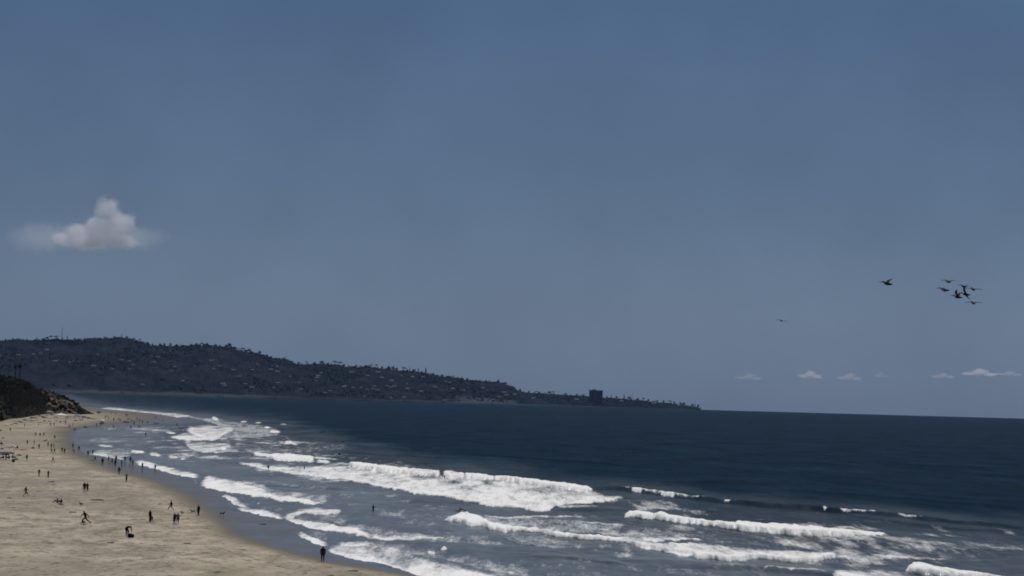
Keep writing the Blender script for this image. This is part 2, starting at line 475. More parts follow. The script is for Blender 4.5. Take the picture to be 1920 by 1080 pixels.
# unbroken swell faces: crest line, height, face thickness px
SWELL = [
 ([(1100,912),(1140,912),(1162,913),(1200,918),(1250,925),(1300,931),(1370,940),(1440,946),(1520,950),(1600,957),(1680,965),(1740,972),(1830,979),(1960,990)], 2.0, 7),
 ([(1140,1049),(1190,1050),(1240,1052)], .5, 3), ([(1290,1060),(1400,1064),(1480,1070),(1560,1078),(1640,1086)], .9, 6),
 ([(950,1042),(1050,1045),(1200,1060)], .35, 3), ([(620,831),(760,842),(900,852),(1100,866),(1300,884)], .35, 3), ([(1200,900),(1400,905),(1700,925),(1930,945)], .3, 4),
 ([(1036,950),(1050,955),(1100,956),(1180,955)], .7, 4), ([(600,842),(700,850),(860,858),(980,862)], .3, 3), ([(700,815),(900,822),(1200,842),(1500,860),(1900,880)], .25, 3),
 ([(430,905),(500,910),(580,912),(680,918)], .2, 3), ([(1400,915),(1600,925),(1930,955)], .35, 4), ([(1570,960),(1700,980),(1930,1000)], .3, 5),
]

def crisp_(H, dens):
    return H >= .9 and dens >= .85

def d_of_w(wv):
    s = np.asarray(wv, float) / F
    return (s - np.sqrt(np.maximum(s * s - 2 * CAM_H / RE, 0))) * RE

def build_sea():
    az = np.arctan((np.concatenate([np.linspace(-2600, -60, 60)[:-1], np.linspace(-60, 1980, 1000), np.linspace(1980, 4600, 60)[1:]]) - 960) / F)
    wv = np.concatenate([np.geomspace(2400, 350, 50)[:-1], np.arange(350, 150, -0.42), np.arange(150, 60, -0.24), np.arange(60, 14, -0.5), [13.8, 13.66]])
    d = d_of_w(wv)
    d = np.concatenate([d, [16500, 16815, 17200, 18500, 20500, 22500]])
    D, A = np.meshgrid(d, az, indexing='ij')
    X, Y = D * np.sin(A), D * np.cos(A)
    P = np.stack([X, Y, -D * D / (2 * RE)], -1)
    u, v = project(P)
    foam = np.zeros_like(u)
    hgt = np.zeros_like(u)
    sz, a, dry = sand_z(u, v, D)
    off = -a                                            # metres seawards
    calm = sstep(3, 30, off)
    px = F / D                                          # px per metre
    jit = (fbm(X / 1.8, Y / 14, 3) - 0.5)
    jit2 = (fbm(X / 6 + 40, Y / 45, 2) - 0.5)
    lump = fbm(X / 2.3 + 11, Y / 9, 3)
    jit3 = (fbm(X / .55 + 3, Y / 6, 2) - .5)
    streak = fbm(X / 4 + 7, Y / 50, 3)
    pk = np.clip(px / 9, .45, 1.3)
    vj = v + jit * 4.2 * pk + jit2 * 4.0 * pk + jit3 * 2.2 * pk
    for pts, dens, H, fe in FOAM:
        pts = np.array(pts, float)
        u0, u1 = pts[0, 0], pts[-1, 0]
        sel = (u > u0 - 2) & (u < u1 + 2) & (v > pts[:, 1].min() - 12) & (v < pts[:, 2].max() + 12)
        if not sel.any():
            continue
        us, vs = u[sel], vj[sel]
        t = np.interp(us, pts[:, 0], pts[:, 1])
        b = np.interp(us, pts[:, 0], pts[:, 2])
        el = 4 if crisp_(H, dens) else min(14, (u1 - u0) * .3)
        endf = np.clip(np.minimum(us - u0, u1 - us) / el + .1, 0, 1)
        T = np.maximum(b - t, 1.0)
        s = b - vs
        crisp = H >= .9 and dens >= .85
        bk = fe if crisp else np.maximum(T * .30, fe)
        m_ = sstep(-0.5 * fe, 0.5 * fe, s) * (1 - sstep(T - bk, T + fe * 1.2, s)) * endf
        q = np.clip(s / T, 0, 1)
        m_ = m_ * (1 - (0.12 if crisp else 0.62) * np.minimum(q * 2.4, 1.6) * np.clip(streak[sel] - .25, 0, 1))
        foam[sel] = np.maximum(foam[sel], m_ * dens)
        if H > 0:
            Hp = np.minimum(H * 0.72 * (0.8 + 0.45 * lump[sel]), 0.75 * T / px[sel])
            r = np.minimum(1.1, T * .35)
            prof = sstep(-0.3, r, s) * np.clip(1 - (s - r) / np.maximum(T - r, .5), 0, 1)
            hgt[sel] = np.maximum(hgt[sel], Hp * prof * endf)
    for pts, H, th in SWELL:
        pts = np.array(pts, float)
        u0, u1 = pts[0, 0], pts[-1, 0]
        sel = (u > u0) & (u < u1) & (v > pts[:, 1].min() - 30) & (v < pts[:, 1].max() + 20)
        us, vs = u[sel], v[sel] + jit2[sel] * 2.5
        c = np.interp(us, pts[:, 0], pts[:, 1]) + th
        endf = sstep(0, 60, np.minimum(us - u0, u1 - us))
        s = c - vs
        back = th * 3.5
        rise = 1.1 if H > 1 else th * .4
        prof = sstep(0, rise, s) * (1 - sstep(rise, back, s))
        if H > 1:
            for (a0, a1, fr) in LIPS:
                ew = np.clip(np.minimum(us - a0, a1 - us) / 4 + .35, 0, 1) * (us > a0 - 1) * (us < a1 + 1)
                fm = ew * sstep(1 - fr - .2 + jit[sel] * .9, 1 - fr + .25 + jit[sel] * .9, prof) * (s > .1) * (1 - sstep(rise + .3, rise + 1.8, s)) * np.clip(.7 + 1.6 * jit3[sel], 0, 1)
                foam[sel] = np.maximum(foam[sel], fm)
        Hh = np.minimum(H, 0.9 * th / px[sel] * 1.3) * (0.75 + 0.5 * lump[sel])
        hgt[sel] = np.maximum(hgt[sel], Hh * prof * endf)
    fade = np.clip(700 / D, 0, 1) ** 1.5
    gen = ((fbm(X / 7, Y / 16, 3) - .5) * .5 + (fbm(X / 25 + 3, Y / 40, 2) - .5) * .5) * fade * calm * .55
    gen = gen + ((fbm(X / 1.9, Y / 5, 2) - .5) * .16 + foam * (fbm(X / 1.3 + 2, Y / 5, 3) - .5) * .34) * np.clip(700 / D, 0, 1) * calm
    z = P[..., 2] + hgt * sstep(-2, 6, off) + gen + np.where(off < 2, 0.0, 0.0) + 0.02
    P[..., 2] = z
    # turbid surf zone: between the shore and the outermost breakers
    OUT = [(0, 760), (190, 764), (350, 778), (540, 800), (660, 838), (800, 868), (1000, 892), (1160, 915), (1400, 944), (1700, 968), (2000, 995), (4600, 1200)]
    zone = v - np.interp(u, *np.array(OUT).T)
    nz = (fbm(X / 12 + 5, Y / 120, 3) - .5)
    sh = 0.05 + .27 * sstep(-30, 8, zone + nz * 20) + .55 * sstep(0, 95, zone + nz * 30)
    sh += .42 * sstep(70, 0, off + nz * 20)
    sh *= .85 + .5 * nz
    resid = fbm(X / 3 + 31, Y / 22, 3) * .6 + fbm(X / 14 + 1, Y / 60, 2) * .6
    foam = np.maximum(foam, .55 * sstep(.52, .87, resid) * sstep(-8, 30, zone) * calm)
    foam = foam * sstep(-3, 1, off + 2)
    sh = np.maximum(sh, 1.05 * sstep(345, 290, u) * sstep(792, 800, v) * (.9 + nz * .4))
    return grid_mesh('sea', P, {'foam': foam, 'shallow': np.clip(sh, 0, 1)}, water_material())

sea = build_sea()
tag(sea, 'dark blue sea with rows of white breakers rolling in', kind='structure')

def build_beach():
    az = np.arctan((np.concatenate([np.linspace(-2600, -40, 50)[:-1], np.linspace(-40, 900, 470), np.linspace(900, 1800, 60)[1:]]) - 960) / F)
    wv = np.concatenate([np.geomspace(2400, 360, 40)[:-1], np.arange(360, 150, -0.8), np.arange(150, 26, -0.5)])
    d = d_of_w(wv)
    D, A = np.meshgrid(d, az, indexing='ij')
    X, Y = D * np.sin(A), D * np.cos(A)
    P = np.stack([X, Y, -D * D / (2 * RE)], -1)
    u, v = project(P)
    z, a, dry = sand_z(u, v, D)
    P[..., 2] += z + dry * sand_bumps(X, Y, D)
    u2, v2 = project(P)
    e = pl(WETEDGE, v2) + (fbm(X / 9, Y / 60, 2) - .5) * 22
    s_ = pl(SHORE, v2)
    far_ = sstep(800, 792, v2)
    wet = sstep(-85 - 100 * far_, 42 + 40 * far_, u2 - e)
    return grid_mesh('beach', P, {'wet': wet}, sand_material())

beach = build_beach()
tag(beach, 'tan sand beach curving away, wet and shiny along the water', kind='structure')

# ------------------------------------------------------------------ far headland
SKYL = [(-900,668),(-500,655),(-250,648),(-100,642),(0,640),(35,638),(50,639),(85,637),(108,636),(125,637),(150,638),(165,637),(200,635),(230,634),(250,638),(270,643),(285,649),
        (320,650),(345,651),(375,649),(390,649),(412,651),(430,651),(452,658),(487,664),(512,672),(540,675),(557,683),(600,684),(632,684),(650,688),(700,689),(732,693),
        (787,699),(800,702),(850,709),(885,715),(935,718),(960,724),(972,733),(985,737),(1010,738),(1035,739),(1085,743),(1135,747),(1172,749),(1210,752),(1235,755),(1260,757),(1285,761),(1308,764),(1317,767.5)]
SHD = [(-900, 8000), (0, 9000), (400, 9800), (700, 11000), (960, 12300), (1317, 13600)]
DEP = [(-900, 2600), (500, 2600), (900, 1500), (985, 700), (1200, 500), (1317, 120)]

def hill_pt(u, t):
    """t=0 at the shore, 1 at the skyline, above 1 down the far side"""
    u = np.asarray(u, float)
    t = np.asarray(t, float)
    ds = np.interp(u, *np.array(SHD).T)
    dep = np.interp(u, *np.array(DEP).T)
    vs = np.interp(u, *np.array(SKYL).T)
    P0 = np.stack([ds * (u - 960) / F, ds, -ds * ds / (2 * RE)], -1)
    vb = project(P0)[1]
    d = ds + dep * np.clip(t, 0, 3)
    tt = np.clip(t, 0, 1)
    k = .04 * sstep(0, .03, tt) + .96 * tt ** .85
    env = np.sin(np.clip(tt, 0, 1) * math.pi) ** .6
    rav = (fbm(u / 34, d / 700, 4) - .5) + .6 * (fbm(u / 11 + 9, d / 350 + 3, 3) - .5)
    v = vb + (vs - vb) * (k + rav * .26 * env)
    P = point(u, v, d)
    over = np.clip(t - 1, 0, None)
    P[..., 2] -= over * (P[..., 2] + 60) * .9
    return P

def build_headland():
    uu = np.concatenate([np.arange(-900, -40, 12), np.arange(-40, 1317.1, 2.6)])
    tt = np.concatenate([[-0.02], np.linspace(0, 1, 60), [1.05, 1.3, 1.7, 2.0]])
    T, Ug = np.meshgrid(tt, uu, indexing='ij')
    P = hill_pt(Ug, T)
    P[0, :, 2] -= 12
    mt, t, o = mat('headland_slopes')
    n1 = posnoise(t, (0.012, 0.004, 0.02), 5, 0.65)
    n2 = posnoise(t, (0.06, 0.02, 0.08), 4, 0.7)
    n3 = posnoise(t, (0.0035, 0.0015, 0.006), 3, 0.6)
    c = mixc(t, ramp2(t, n1, .3, .7), (0.005, 0.009, 0.013), (0.021, 0.022, 0.030))
    c = mixc(t, math_(t, 'MULTIPLY', ramp2(t, n2, .52, .70), .6), c, (0.052, 0.050, 0.060))
    c = mixc(t, ramp2(t, n3, .5, .68), c, (0.010, 0.014, 0.015))
    c = mixc(t, math_(t, 'MULTIPLY', attr(t, 'strand'), ramp2(t, n2, .25, .5)), c, (0.062, 0.070, 0.078))  # pale shore strip, with the grey-blue of haze mixed into its colour
    b = N(t, 'ShaderNodeBsdfDiffuse', {'Color': c})
    t.links.new(b.outputs[0], o.inputs[0])
    strand = np.zeros_like(T)
    strand += (T < .018) * np.interp(Ug, [-900, 470, 540, 680, 880, 1000, 1200, 1317], [1, .9, .25, .35, .8, .9, .35, .6])
    bl = np.interp(Ug, [850, 868, 890, 960, 975], [0, .7, 1, .8, 0]) * (T < .18)
    strand = np.clip(strand + bl, 0, 1)
    return grid_mesh('headland', P[::-1], {'strand': strand[::-1]}, mt)

headland = build_headland()
tag(headland, 'long dark wooded headland across the bay', kind='structure')

# ------------------------------------------------------------------ near bluff at the back of the beach
CL_TOP = [(-700,640),(-400,668),(-200,690),(-60,700),(0,705),(10,706),(20,708),(30,710.5),(45,714),(55,717),(62,723),(66,730),(78,730),(90,733),(100,737),(112,741),(125,746),(135,751),(143,758),(148,765),(152,772),(155,777)]
CL_BOT = [(-700,880),(-400,850),(-200,820),(-60,800),(0,793),(20,789),(40,785),(60,782),(85,779),(110,778),(130,778),(155,779)]

def bluff_pt(u, t):
    vt = np.interp(u, *np.array(CL_TOP).T)
    vb = np.interp(u, *np.array(CL_BOT).T)
    db = sea_d(u, vb) - 30
    d = db + t * (np.interp(u, [-700, 0, 120, 155], [90, 110, 70, 10]))
    tc_ = np.clip(t, 0, 1)
    env = np.sin(tc_ * math.pi) ** .5
    n = (fbm(u / 9 + 2, t * 5 + 7, 4) - .5)
    n2 = (fbm(u / 3.2 + 2, t * 9 + 7, 3) - .5)
    d = d + n * 60 * env + n2 * 16 * env
    v = vb + (vt - vb) * np.clip(tc_ ** 1.0 + n * .10 * env, -0.03, 1.03)
    P = point(u, v + n2 * 2.0 * (tc_ > .05), d)
    return P

def build_bluff():
    uu = np.concatenate([np.arange(-700, -20, 12), np.arange(-20, 155.1, .9)])
    tt = np.concatenate([[-.06], np.linspace(0, 1, 44)])
    T, Ug = np.meshgrid(tt, uu, indexing='ij')
    P = bluff_pt(Ug, T)
    P[0, :, 2] -= 6
    rows = [P]
    for k, (dy, f) in enumerate(((6, .97), (18, .80), (50, .45), (110, -.3))):
        b = P[-1:].copy()
        b[..., 1] += dy
        b[..., 2] = b[..., 2] * f
        rows.append(b)
    P = np.concatenate(rows, 0)
    mt, t, o = mat('bluff_earth')
    n1 = posnoise(t, (0.10, 0.05, 0.16), 4, 0.65)
    n2 = posnoise(t, (0.28, 0.14, 0.6), 3, 0.7)
    z = N(t, 'ShaderNodeSeparateXYZ', {0: N(t, 'ShaderNodeNewGeometry').outputs['Position']}).outputs
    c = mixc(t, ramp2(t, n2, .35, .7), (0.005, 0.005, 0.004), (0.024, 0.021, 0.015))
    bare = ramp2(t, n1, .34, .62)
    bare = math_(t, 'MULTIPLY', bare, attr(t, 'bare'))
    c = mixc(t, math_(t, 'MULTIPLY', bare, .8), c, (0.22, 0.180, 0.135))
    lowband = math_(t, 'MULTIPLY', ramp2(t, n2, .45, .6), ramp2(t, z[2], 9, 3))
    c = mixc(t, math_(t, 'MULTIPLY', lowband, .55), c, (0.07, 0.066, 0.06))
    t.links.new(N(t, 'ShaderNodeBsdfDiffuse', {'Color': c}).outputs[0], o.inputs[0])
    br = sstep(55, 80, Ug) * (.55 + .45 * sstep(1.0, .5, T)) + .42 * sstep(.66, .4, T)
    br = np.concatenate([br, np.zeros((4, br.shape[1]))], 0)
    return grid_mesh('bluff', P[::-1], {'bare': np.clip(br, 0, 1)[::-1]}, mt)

bluff = build_bluff()
tag(bluff, 'low dark bluff of earth and scrub behind the beach', kind='structure')

# ------------------------------------------------------------------ shared small materials
M = {
 'leaf_dark': simple('dark_leaves', (0.010, 0.016, 0.010), (0.028, 0.036, 0.020), (1.5, 1.5, 1.5)),
 'leaf_near': simple('scrub_leaves', (0.006, 0.009, 0.006), (0.022, 0.026, 0.014), (1.2, 1.2, 1.2)),
 'bark': simple('bark', (0.03, 0.024, 0.02), (0.05, 0.04, 0.03), (2, 2, .5)),
 'wall': simple('pale_stucco', (0.30, 0.28, 0.27), (0.42, 0.40, 0.38), (.2, .2, .2)),
 'wall2': simple('dull_stucco', (0.15, 0.14, 0.14), (0.20, 0.18, 0.18), (.2, .2, .2)),
 'roof': simple('pale_roof', (0.09, 0.08, 0.085), (0.17, 0.155, 0.155), (.3, .3, .3)),
 'tower': simple('dark_concrete', (0.11, 0.105, 0.125), (0.14, 0.13, 0.15), (.1, .1, .1)),
 'tglass': simple('tower_glass', (0.015, 0.02, 0.03), rough=.3),
 'steel': simple('grey_steel', (0.12, 0.13, 0.15)),
 'skin': simple('skin', (0.16, 0.09, 0.06), (0.20, 0.12, 0.085), (8, 8, 8)),
 'hair': simple('dark_hair', (0.012, 0.009, 0.008), (0.02, 0.015, 0.012), (20, 20, 20)),
 'black': simple('black_cloth', (0.010, 0.010, 0.012), (0.018, 0.018, 0.020), (6, 6, 6)),
 'navy': simple('navy_cloth', (0.012, 0.016, 0.028), (0.02, 0.026, 0.04), (6, 6, 6)),
 'grey': simple('grey_cloth', (0.045, 0.045, 0.05), (0.07, 0.07, 0.07), (6, 6, 6)),
 'pale': simple('pale_cloth', (0.17, 0.16, 0.15), (0.22, 0.21, 0.19), (6, 6, 6)),
 'maroon': simple('maroon_cloth', (0.05, 0.015, 0.016), (0.07, 0.02, 0.02), (6, 6, 6)),
 'olive': simple('olive_cloth', (0.035, 0.036, 0.02), (0.05, 0.05, 0.03), (6, 6, 6)),
 'red': simple('faded_red_cloth', (0.30, 0.09, 0.07), (0.36, 0.14, 0.10), (3, 3, 3)),
 'white': simple('white_fabric', (0.78, 0.76, 0.74), (0.86, 0.85, 0.83), (2, 2, 2)),
 'tarp': simple('grey_tarp', (0.22, 0.23, 0.25), (0.32, 0.32, 0.34), (1, 1, 1)),
 'stone': simple('grey_stone', (0.20, 0.195, 0.19), (0.32, 0.31, 0.30), (.8, .8, .8)),
 'kelp': simple('dark_kelp', (0.012, 0.010, 0.007), (0.035, 0.028, 0.016), (4, 4, 4)),
 'fur_black': simple('black_fur', (0.008, 0.008, 0.008), (0.018, 0.016, 0.015), (9, 9, 9)),
 'fur_brown': simple('brown_fur', (0.04, 0.026, 0.016), (0.07, 0.045, 0.028), (9, 9, 9)),
 'fur_pale': simple('pale_fur', (0.22, 0.20, 0.16), (0.30, 0.27, 0.22), (9, 9, 9)),
 'feather': simple('dark_feathers', (0.018, 0.018, 0.020), (0.045, 0.042, 0.042), (9, 9, 9)),
 'feather_grey': simple('grey_feathers', (0.045, 0.047, 0.05), (0.09, 0.09, 0.095), (9, 9, 9)),
 'green': simple('green_fabric', (0.06, 0.09, 0.06), (0.09, 0.12, 0.08), (3, 3, 3)),
 'bill': simple('horn', (0.10, 0.08, 0.05)),
}

# ------------------------------------------------------------------ haze over the whole bay
hz = bpy.data.meshes.new('haze')
bmh = bmesh.new()
bmesh.ops.create_cube(bmh, size=1.0)
for vv in bmh.verts:
    vv.co = Vector((vv.co.x * 24000, 10700 + vv.co.y * 26000, (340 if vv.co.z > 0 else -70)))
bmh.to_mesh(hz)
bmh.free()
hzm, t_, o_ = mat('haze_air')
pv = N(t_, 'ShaderNodeVolumePrincipled', {'Color': (0.34, 0.56, 1.0, 1), 'Density': 7.5e-6, 'Anisotropy': 0.0})
t_.links.new(pv.outputs[0], o_.inputs['Volume'])
haze = link_mesh('haze', hz, mats=[hzm])
tag(haze, kind='stuff')

# ------------------------------------------------------------------ clouds
def cloud_material(name, blobs, size, dens, noise_scale):
    mt, t, o = mat(name)
    p = N(t, 'ShaderNodeTexCoord').outputs['Object']
    acc = skirt = None
    for (bx, by, bz, r, sq, *wt) in blobs:
        mp = N(t, 'ShaderNodeMapping', {'Vector': p, 'Location': (-bx / r, -by / r, -bz / (r * sq)), 'Scale': (1 / r, 1 / r, 1 / (r * sq))})
        ln = N(t, 'ShaderNodeVectorMath', {0: mp.outputs[0]}, operation='LENGTH').outputs['Value']
        f = math_(t, 'SUBTRACT', 1.0, ln)
        if wt:
            skirt = f if skirt is None else math_(t, 'SMOOTH_MAX', skirt, f, 0.15)
            continue
        acc = f if acc is None else math_(t, 'SMOOTH_MAX', acc, f, 0.15)
    mp = N(t, 'ShaderNodeMapping', {'Vector': p, 'Scale': (1 / noise_scale,) * 3})
    n = N(t, 'ShaderNodeTexNoise', {'Vector': mp.outputs[0], 'Scale': 1.0, 'Detail': 4, 'Roughness': 0.6}).outputs[0]
    v = math_(t, 'ADD', acc, math_(t, 'MULTIPLY', math_(t, 'SUBTRACT', n, 0.5), 1.5))
    d = math_(t, 'MULTIPLY', ramp2(t, v, 0.12, 0.55), dens)
    if skirt is not None:
        v2_ = math_(t, 'ADD', skirt, math_(t, 'MULTIPLY', math_(t, 'SUBTRACT', n, 0.5), 1.1))
        d = math_(t, 'ADD', d, math_(t, 'MULTIPLY', ramp2(t, v2_, 0.05, 0.8), dens * 0.16))
    pvn = N(t, 'ShaderNodeVolumePrincipled', {'Color': (0.95, 0.95, 1.0, 1), 'Density': d, 'Anisotropy': 0.2})
    t.links.new(pvn.outputs[0], o.inputs['Volume'])
    return mt

def cloud(u, v, D, half, blobs, dens, nscale, label, group=None):
    P = point(u, v, D)
    bm = bmesh.new()
    bmesh.ops.create_icosphere(bm, subdivisions=3, radius=1.0)
    for vv in bm.verts:
        vv.co = Vector((vv.co.x * half[0] * 1.25, vv.co.y * half[1] * 1.25, vv.co.z * half[2] * 1.3))
    me = bpy.data.meshes.new('cloud')
    bm.to_mesh(me)
    bm.free()
    o = link_mesh('cloud', me, mats=[cloud_material('cloud_vapour', blobs, half, dens, nscale)])
    o.location = P
    tag(o, label, 'cloud', group)
    return o

S = 12000 / F       # metres per pixel at the big cloud
cloud(168, 424, 12000, (150 * S, 70 * S, 62 * S),
      [(32 * S, 0, 32 * S, 34 * S, .85), (52 * S, 0, 6 * S, 40 * S, .8), (20 * S, 0, -4 * S, 44 * S, .75), (-24 * S, 0, -12 * S, 34 * S, .7), (-45 * S, 0, -24 * S, 34 * S, .5),
       (50 * S, 0, -24 * S, 50 * S, .42), (0, 0, -28 * S, 60 * S, .32), (85 * S, 0, -20 * S, 75 * S, .42, 1), (-85 * S, 0, -24 * S, 90 * S, .42, 1), (10 * S, 0, -22 * S, 110 * S, .3, 1)],
      0.013, 24 * S, 'lone puffy grey white cloud above the left end of the headland')
S = 26000 / F
for (cu, cv, wpx, hpx, dn, lab) in [
    (1404, 706, 30, 9, .0011, 'faint leftmost wisp of the low cloud row above the sea horizon'),
    (1519, 702, 26, 11, .0035, 'small bright cloud, second from the left above the sea horizon'),
    (1592, 706, 28, 10, .0016, 'faint low cloud with a thin peak above the sea horizon'),
    (1652, 702, 14, 8, .0018, 'tiny faint cloud just left of the widest gap in the horizon row'),
    (1768, 704, 26, 8, .0017, 'faint flat cloud left of the brightest long cloud'),
    (1836, 698, 38, 10, .0034, 'long bright cloud low above the sea near the right edge'),
    (1893, 700, 28, 6, .0018, 'thin flat cloud at the right edge above the sea horizon')]:
    r = random.random
    W_, H_ = wpx * S, hpx * S
    cloud(cu, cv, 26000, (W_ * 1.3, W_ * .8, H_ * 1.5),
          [(0, 0, 0, W_ * .55, H_ / W_ * 1.5), (-W_ * .5, 0, -H_ * .3, W_ * .5, H_ / W_ * .9), (W_ * .5, 0, -H_ * .35, W_ * .55, H_ / W_ * .8), (W_ * (.3 * r() - .1), 0, H_ * .4, W_ * .3, H_ / W_ * 1.6)],
          dn * 3.4, 11 * S, lab, 'low clouds in a row above the sea horizon')

# ------------------------------------------------------------------ generic builders
def rod(bm, a, b, r0, r1, n=7, mi=0):
    a, b = Vector(a), Vector(b)
    q = (b - a).to_track_quat('Z', 'Y')
    ra, rb = [], []
    for k in range(n):
        c, s = math.cos(2 * math.pi * k / n), math.sin(2 * math.pi * k / n)
        ra.append(bm.verts.new(a + q @ Vector((c * r0, s * r0, 0))))
        rb.append(bm.verts.new(b + q @ Vector((c * r1, s * r1, 0))))
    for k in range(n):
        bm.faces.new((ra[k], ra[(k + 1) % n], rb[(k + 1) % n], rb[k])).material_index = mi
    bm.faces.new(ra[::-1]).material_index = mi
    bm.faces.new(rb).material_index = mi

def box(bm, c, s, mi=0):
    x, y, z = c
    a, b, h = s[0] / 2, s[1] / 2, s[2] / 2
    vs = [bm.verts.new((x + i * a, y + j * b, z + k * h)) for k in (-1, 1) for j in (-1, 1) for i in (-1, 1)]
    for f in ((0, 2, 3, 1), (4, 5, 7, 6), (0, 1, 5, 4), (1, 3, 7, 5), (3, 2, 6, 7), (2, 0, 4, 6)):
        bm.faces.new([vs[i] for i in f]).material_index = mi

def bm_obj(name, bm, mats, parent=None, smooth=False):
    me = bpy.data.meshes.new(name)
    bmesh.ops.recalc_face_normals(bm, faces=bm.faces[:])
    bm.to_mesh(me)
    bm.free()
    if smooth:
        for p in me.polygons: p.use_smooth = True
    return link_mesh(name, me, parent, mats)

def copy_tree(o, parent=None):
    c = o.copy()
    C.objects.link(c)
    if parent is not None:
        c.parent = parent
    for ch in KIDS.get(o.name, []):
        copy_tree(ch, c)
    return c

KIDS = {}
def kid(parent, ch):
    KIDS.setdefault(parent.name, []).append(ch)
    return ch

def leaf_cloud(bm, centre, rad, n, size, r=random, mi=0, hollow=0.35):
    cx, cy, cz = centre
    for _ in range(n):
        while True:
            p = Vector((r.uniform(-1, 1), r.uniform(-1, 1), r.uniform(-1, 1)))
            if hollow < p.length < 1: break
        p = Vector((cx + p.x * rad[0], cy + p.y * rad[1], cz + p.z * rad[2]))
        a = Vector((r.gauss(0, 1), r.gauss(0, 1), r.gauss(0, 1))).normalized()
        b = a.orthogonal().normalized()
        c = a.cross(b)
        s = size * r.uniform(.6, 1.4)
        vs = [bm.verts.new(p + b * s), bm.verts.new(p + c * s * .8), bm.verts.new(p - b * s), bm.verts.new(p - c * s * .8)]
        bm.faces.new(vs).material_index = mi

# ------------------------------------------------------------------ things on the far headland
def hill_at(u, v):
    ts = np.linspace(0.0, 1.0, 200)
    P = hill_pt(np.full(200, float(u)), ts)
    vv = project(P)[1]
    i = int(np.argmin(np.abs(vv - v)))
    return P[i]

def make_tree(kind):
    r = random.Random(hash(kind) % 97 if False else {'round': 3, 'cypress': 5, 'pine': 9}[kind])
    root = empty({'round': 'broadleaf_tree', 'cypress': 'cypress_tree', 'pine': 'umbrella_pine_tree'}[kind], (0, 0, 0))
    bm = bmesh.new()
    th = {'round': .35, 'cypress': .15, 'pine': .62}[kind]
    rod(bm, (0, 0, -.2), (0, 0, th), .035, .022, 6)
    rod(bm, (0, 0, th * .8), (.12, .03, th + .2), .02, .01, 5)
    rod(bm, (0, 0, th * .8), (-.11, -.02, th + .22), .02, .01, 5)
    kid(root, bm_obj('trunk', bm, [M['bark']], root))
    bm = bmesh.new()
    if kind == 'round':
        for c in [(0, 0, .62), (.2, .05, .55), (-.2, 0, .5), (.05, -.1, .8), (-.1, .1, .72), (.26, 0, .42)]:
            leaf_cloud(bm, c, (.2, .2, .17), 45, .06, r)
    elif kind == 'cypress':
        for k in range(7):
            leaf_cloud(bm, (0, 0, .2 + k * .11), (.13 - .012 * k, .13 - .012 * k, .1), 26, .04, r)
    else:
        for c in [(0, 0, .82), (.25, 0, .78), (-.25, .05, .8), (.1, .1, .9), (-.12, 0, .92), (.38, 0, .72)]:
            leaf_cloud(bm, c, (.2, .2, .09), 40, .05, r)
    kid(root, bm_obj('crown', bm, [M['leaf_dark']], root))
    return root

PROTO = {}
TREES = []
for u_, h_, k_ in [(95, 9, 'pine'), (105, 8, 'pine'), (88, 7, 'round'), (126, 10, 'cypress'), (140, 5, 'round'), (35, 5, 'round'), (50, 5, 'round'), (12, 4, 'round'), (165, 5, 'round'), (178, 5, 'pine'),
                   (195, 5, 'round'), (214, 6, 'round'), (228, 10, 'cypress'), (238, 7, 'round'), (252, 6, 'round'), (262, 7, 'pine'), (276, 6, 'round'), (300, 7, 'round'), (308, 8, 'round'), (320, 8, 'pine'),
                   (331, 7, 'round'), (345, 6, 'round'), (358, 7, 'round'), (368, 8, 'round'), (379, 8, 'pine'), (388, 8, 'round'), (404, 7, 'round'), (412, 6, 'round'), (424, 7, 'round'), (430, 10, 'round'),
                   (441, 6, 'round'), (455, 8, 'pine'), (467, 9, 'round'), (487, 8, 'round'), (500, 5, 'round'), (530, 5, 'round'), (560, 6, 'round'), (575, 7, 'pine'), (590, 7, 'round'), (603, 10, 'round'),
                   (615, 6, 'round'), (628, 9, 'pine'), (638, 9, 'pine'), (645, 6, 'round'), (668, 6, 'round'), (685, 6, 'round'), (695, 7, 'pine'), (706, 8, 'pine'), (716, 6, 'round'), (729, 8, 'round'), (737, 9, 'round'),
                   (744, 7, 'round'), (757, 9, 'pine'), (768, 11, 'cypress'), (776, 8, 'round'), (784, 12, 'cypress'), (791, 6, 'round'), (798, 16, 'cypress'), (812, 6, 'round'), (830, 5, 'round'), (850, 6, 'pine'), (868, 5, 'round'),
                   (876, 6, 'round'), (900, 5, 'round'), (918, 5, 'round'), (934, 8, 'round'), (946, 6, 'round'), (975, 6, 'round'), (992, 6, 'round'), (1005, 6, 'pine'), (1030, 7, 'round'), (1037, 7, 'pine'), (1060, 6, 'round'),
                   (1082, 6, 'round'), (1094, 6, 'round'), (1138, 6, 'round'), (1146, 10, 'cypress'), (1156, 7, 'round'), (1170, 12, 'cypress'), (1180, 8, 'round'), (1196, 6, 'round'), (1207, 7, 'pine'), (1216, 6, 'round'),
                   (1232, 6, 'round'), (1244, 7, 'round'), (1256, 7, 'pine'), (1264, 6, 'round'), (1276, 7, 'round'), (1282, 8, 'round'), (1298, 7, 'round'), (1303, 9, 'cypress'), (1309, 8, 'round'), (1314, 7, 'cypress')]:
    TREES.append((u_, h_, k_))

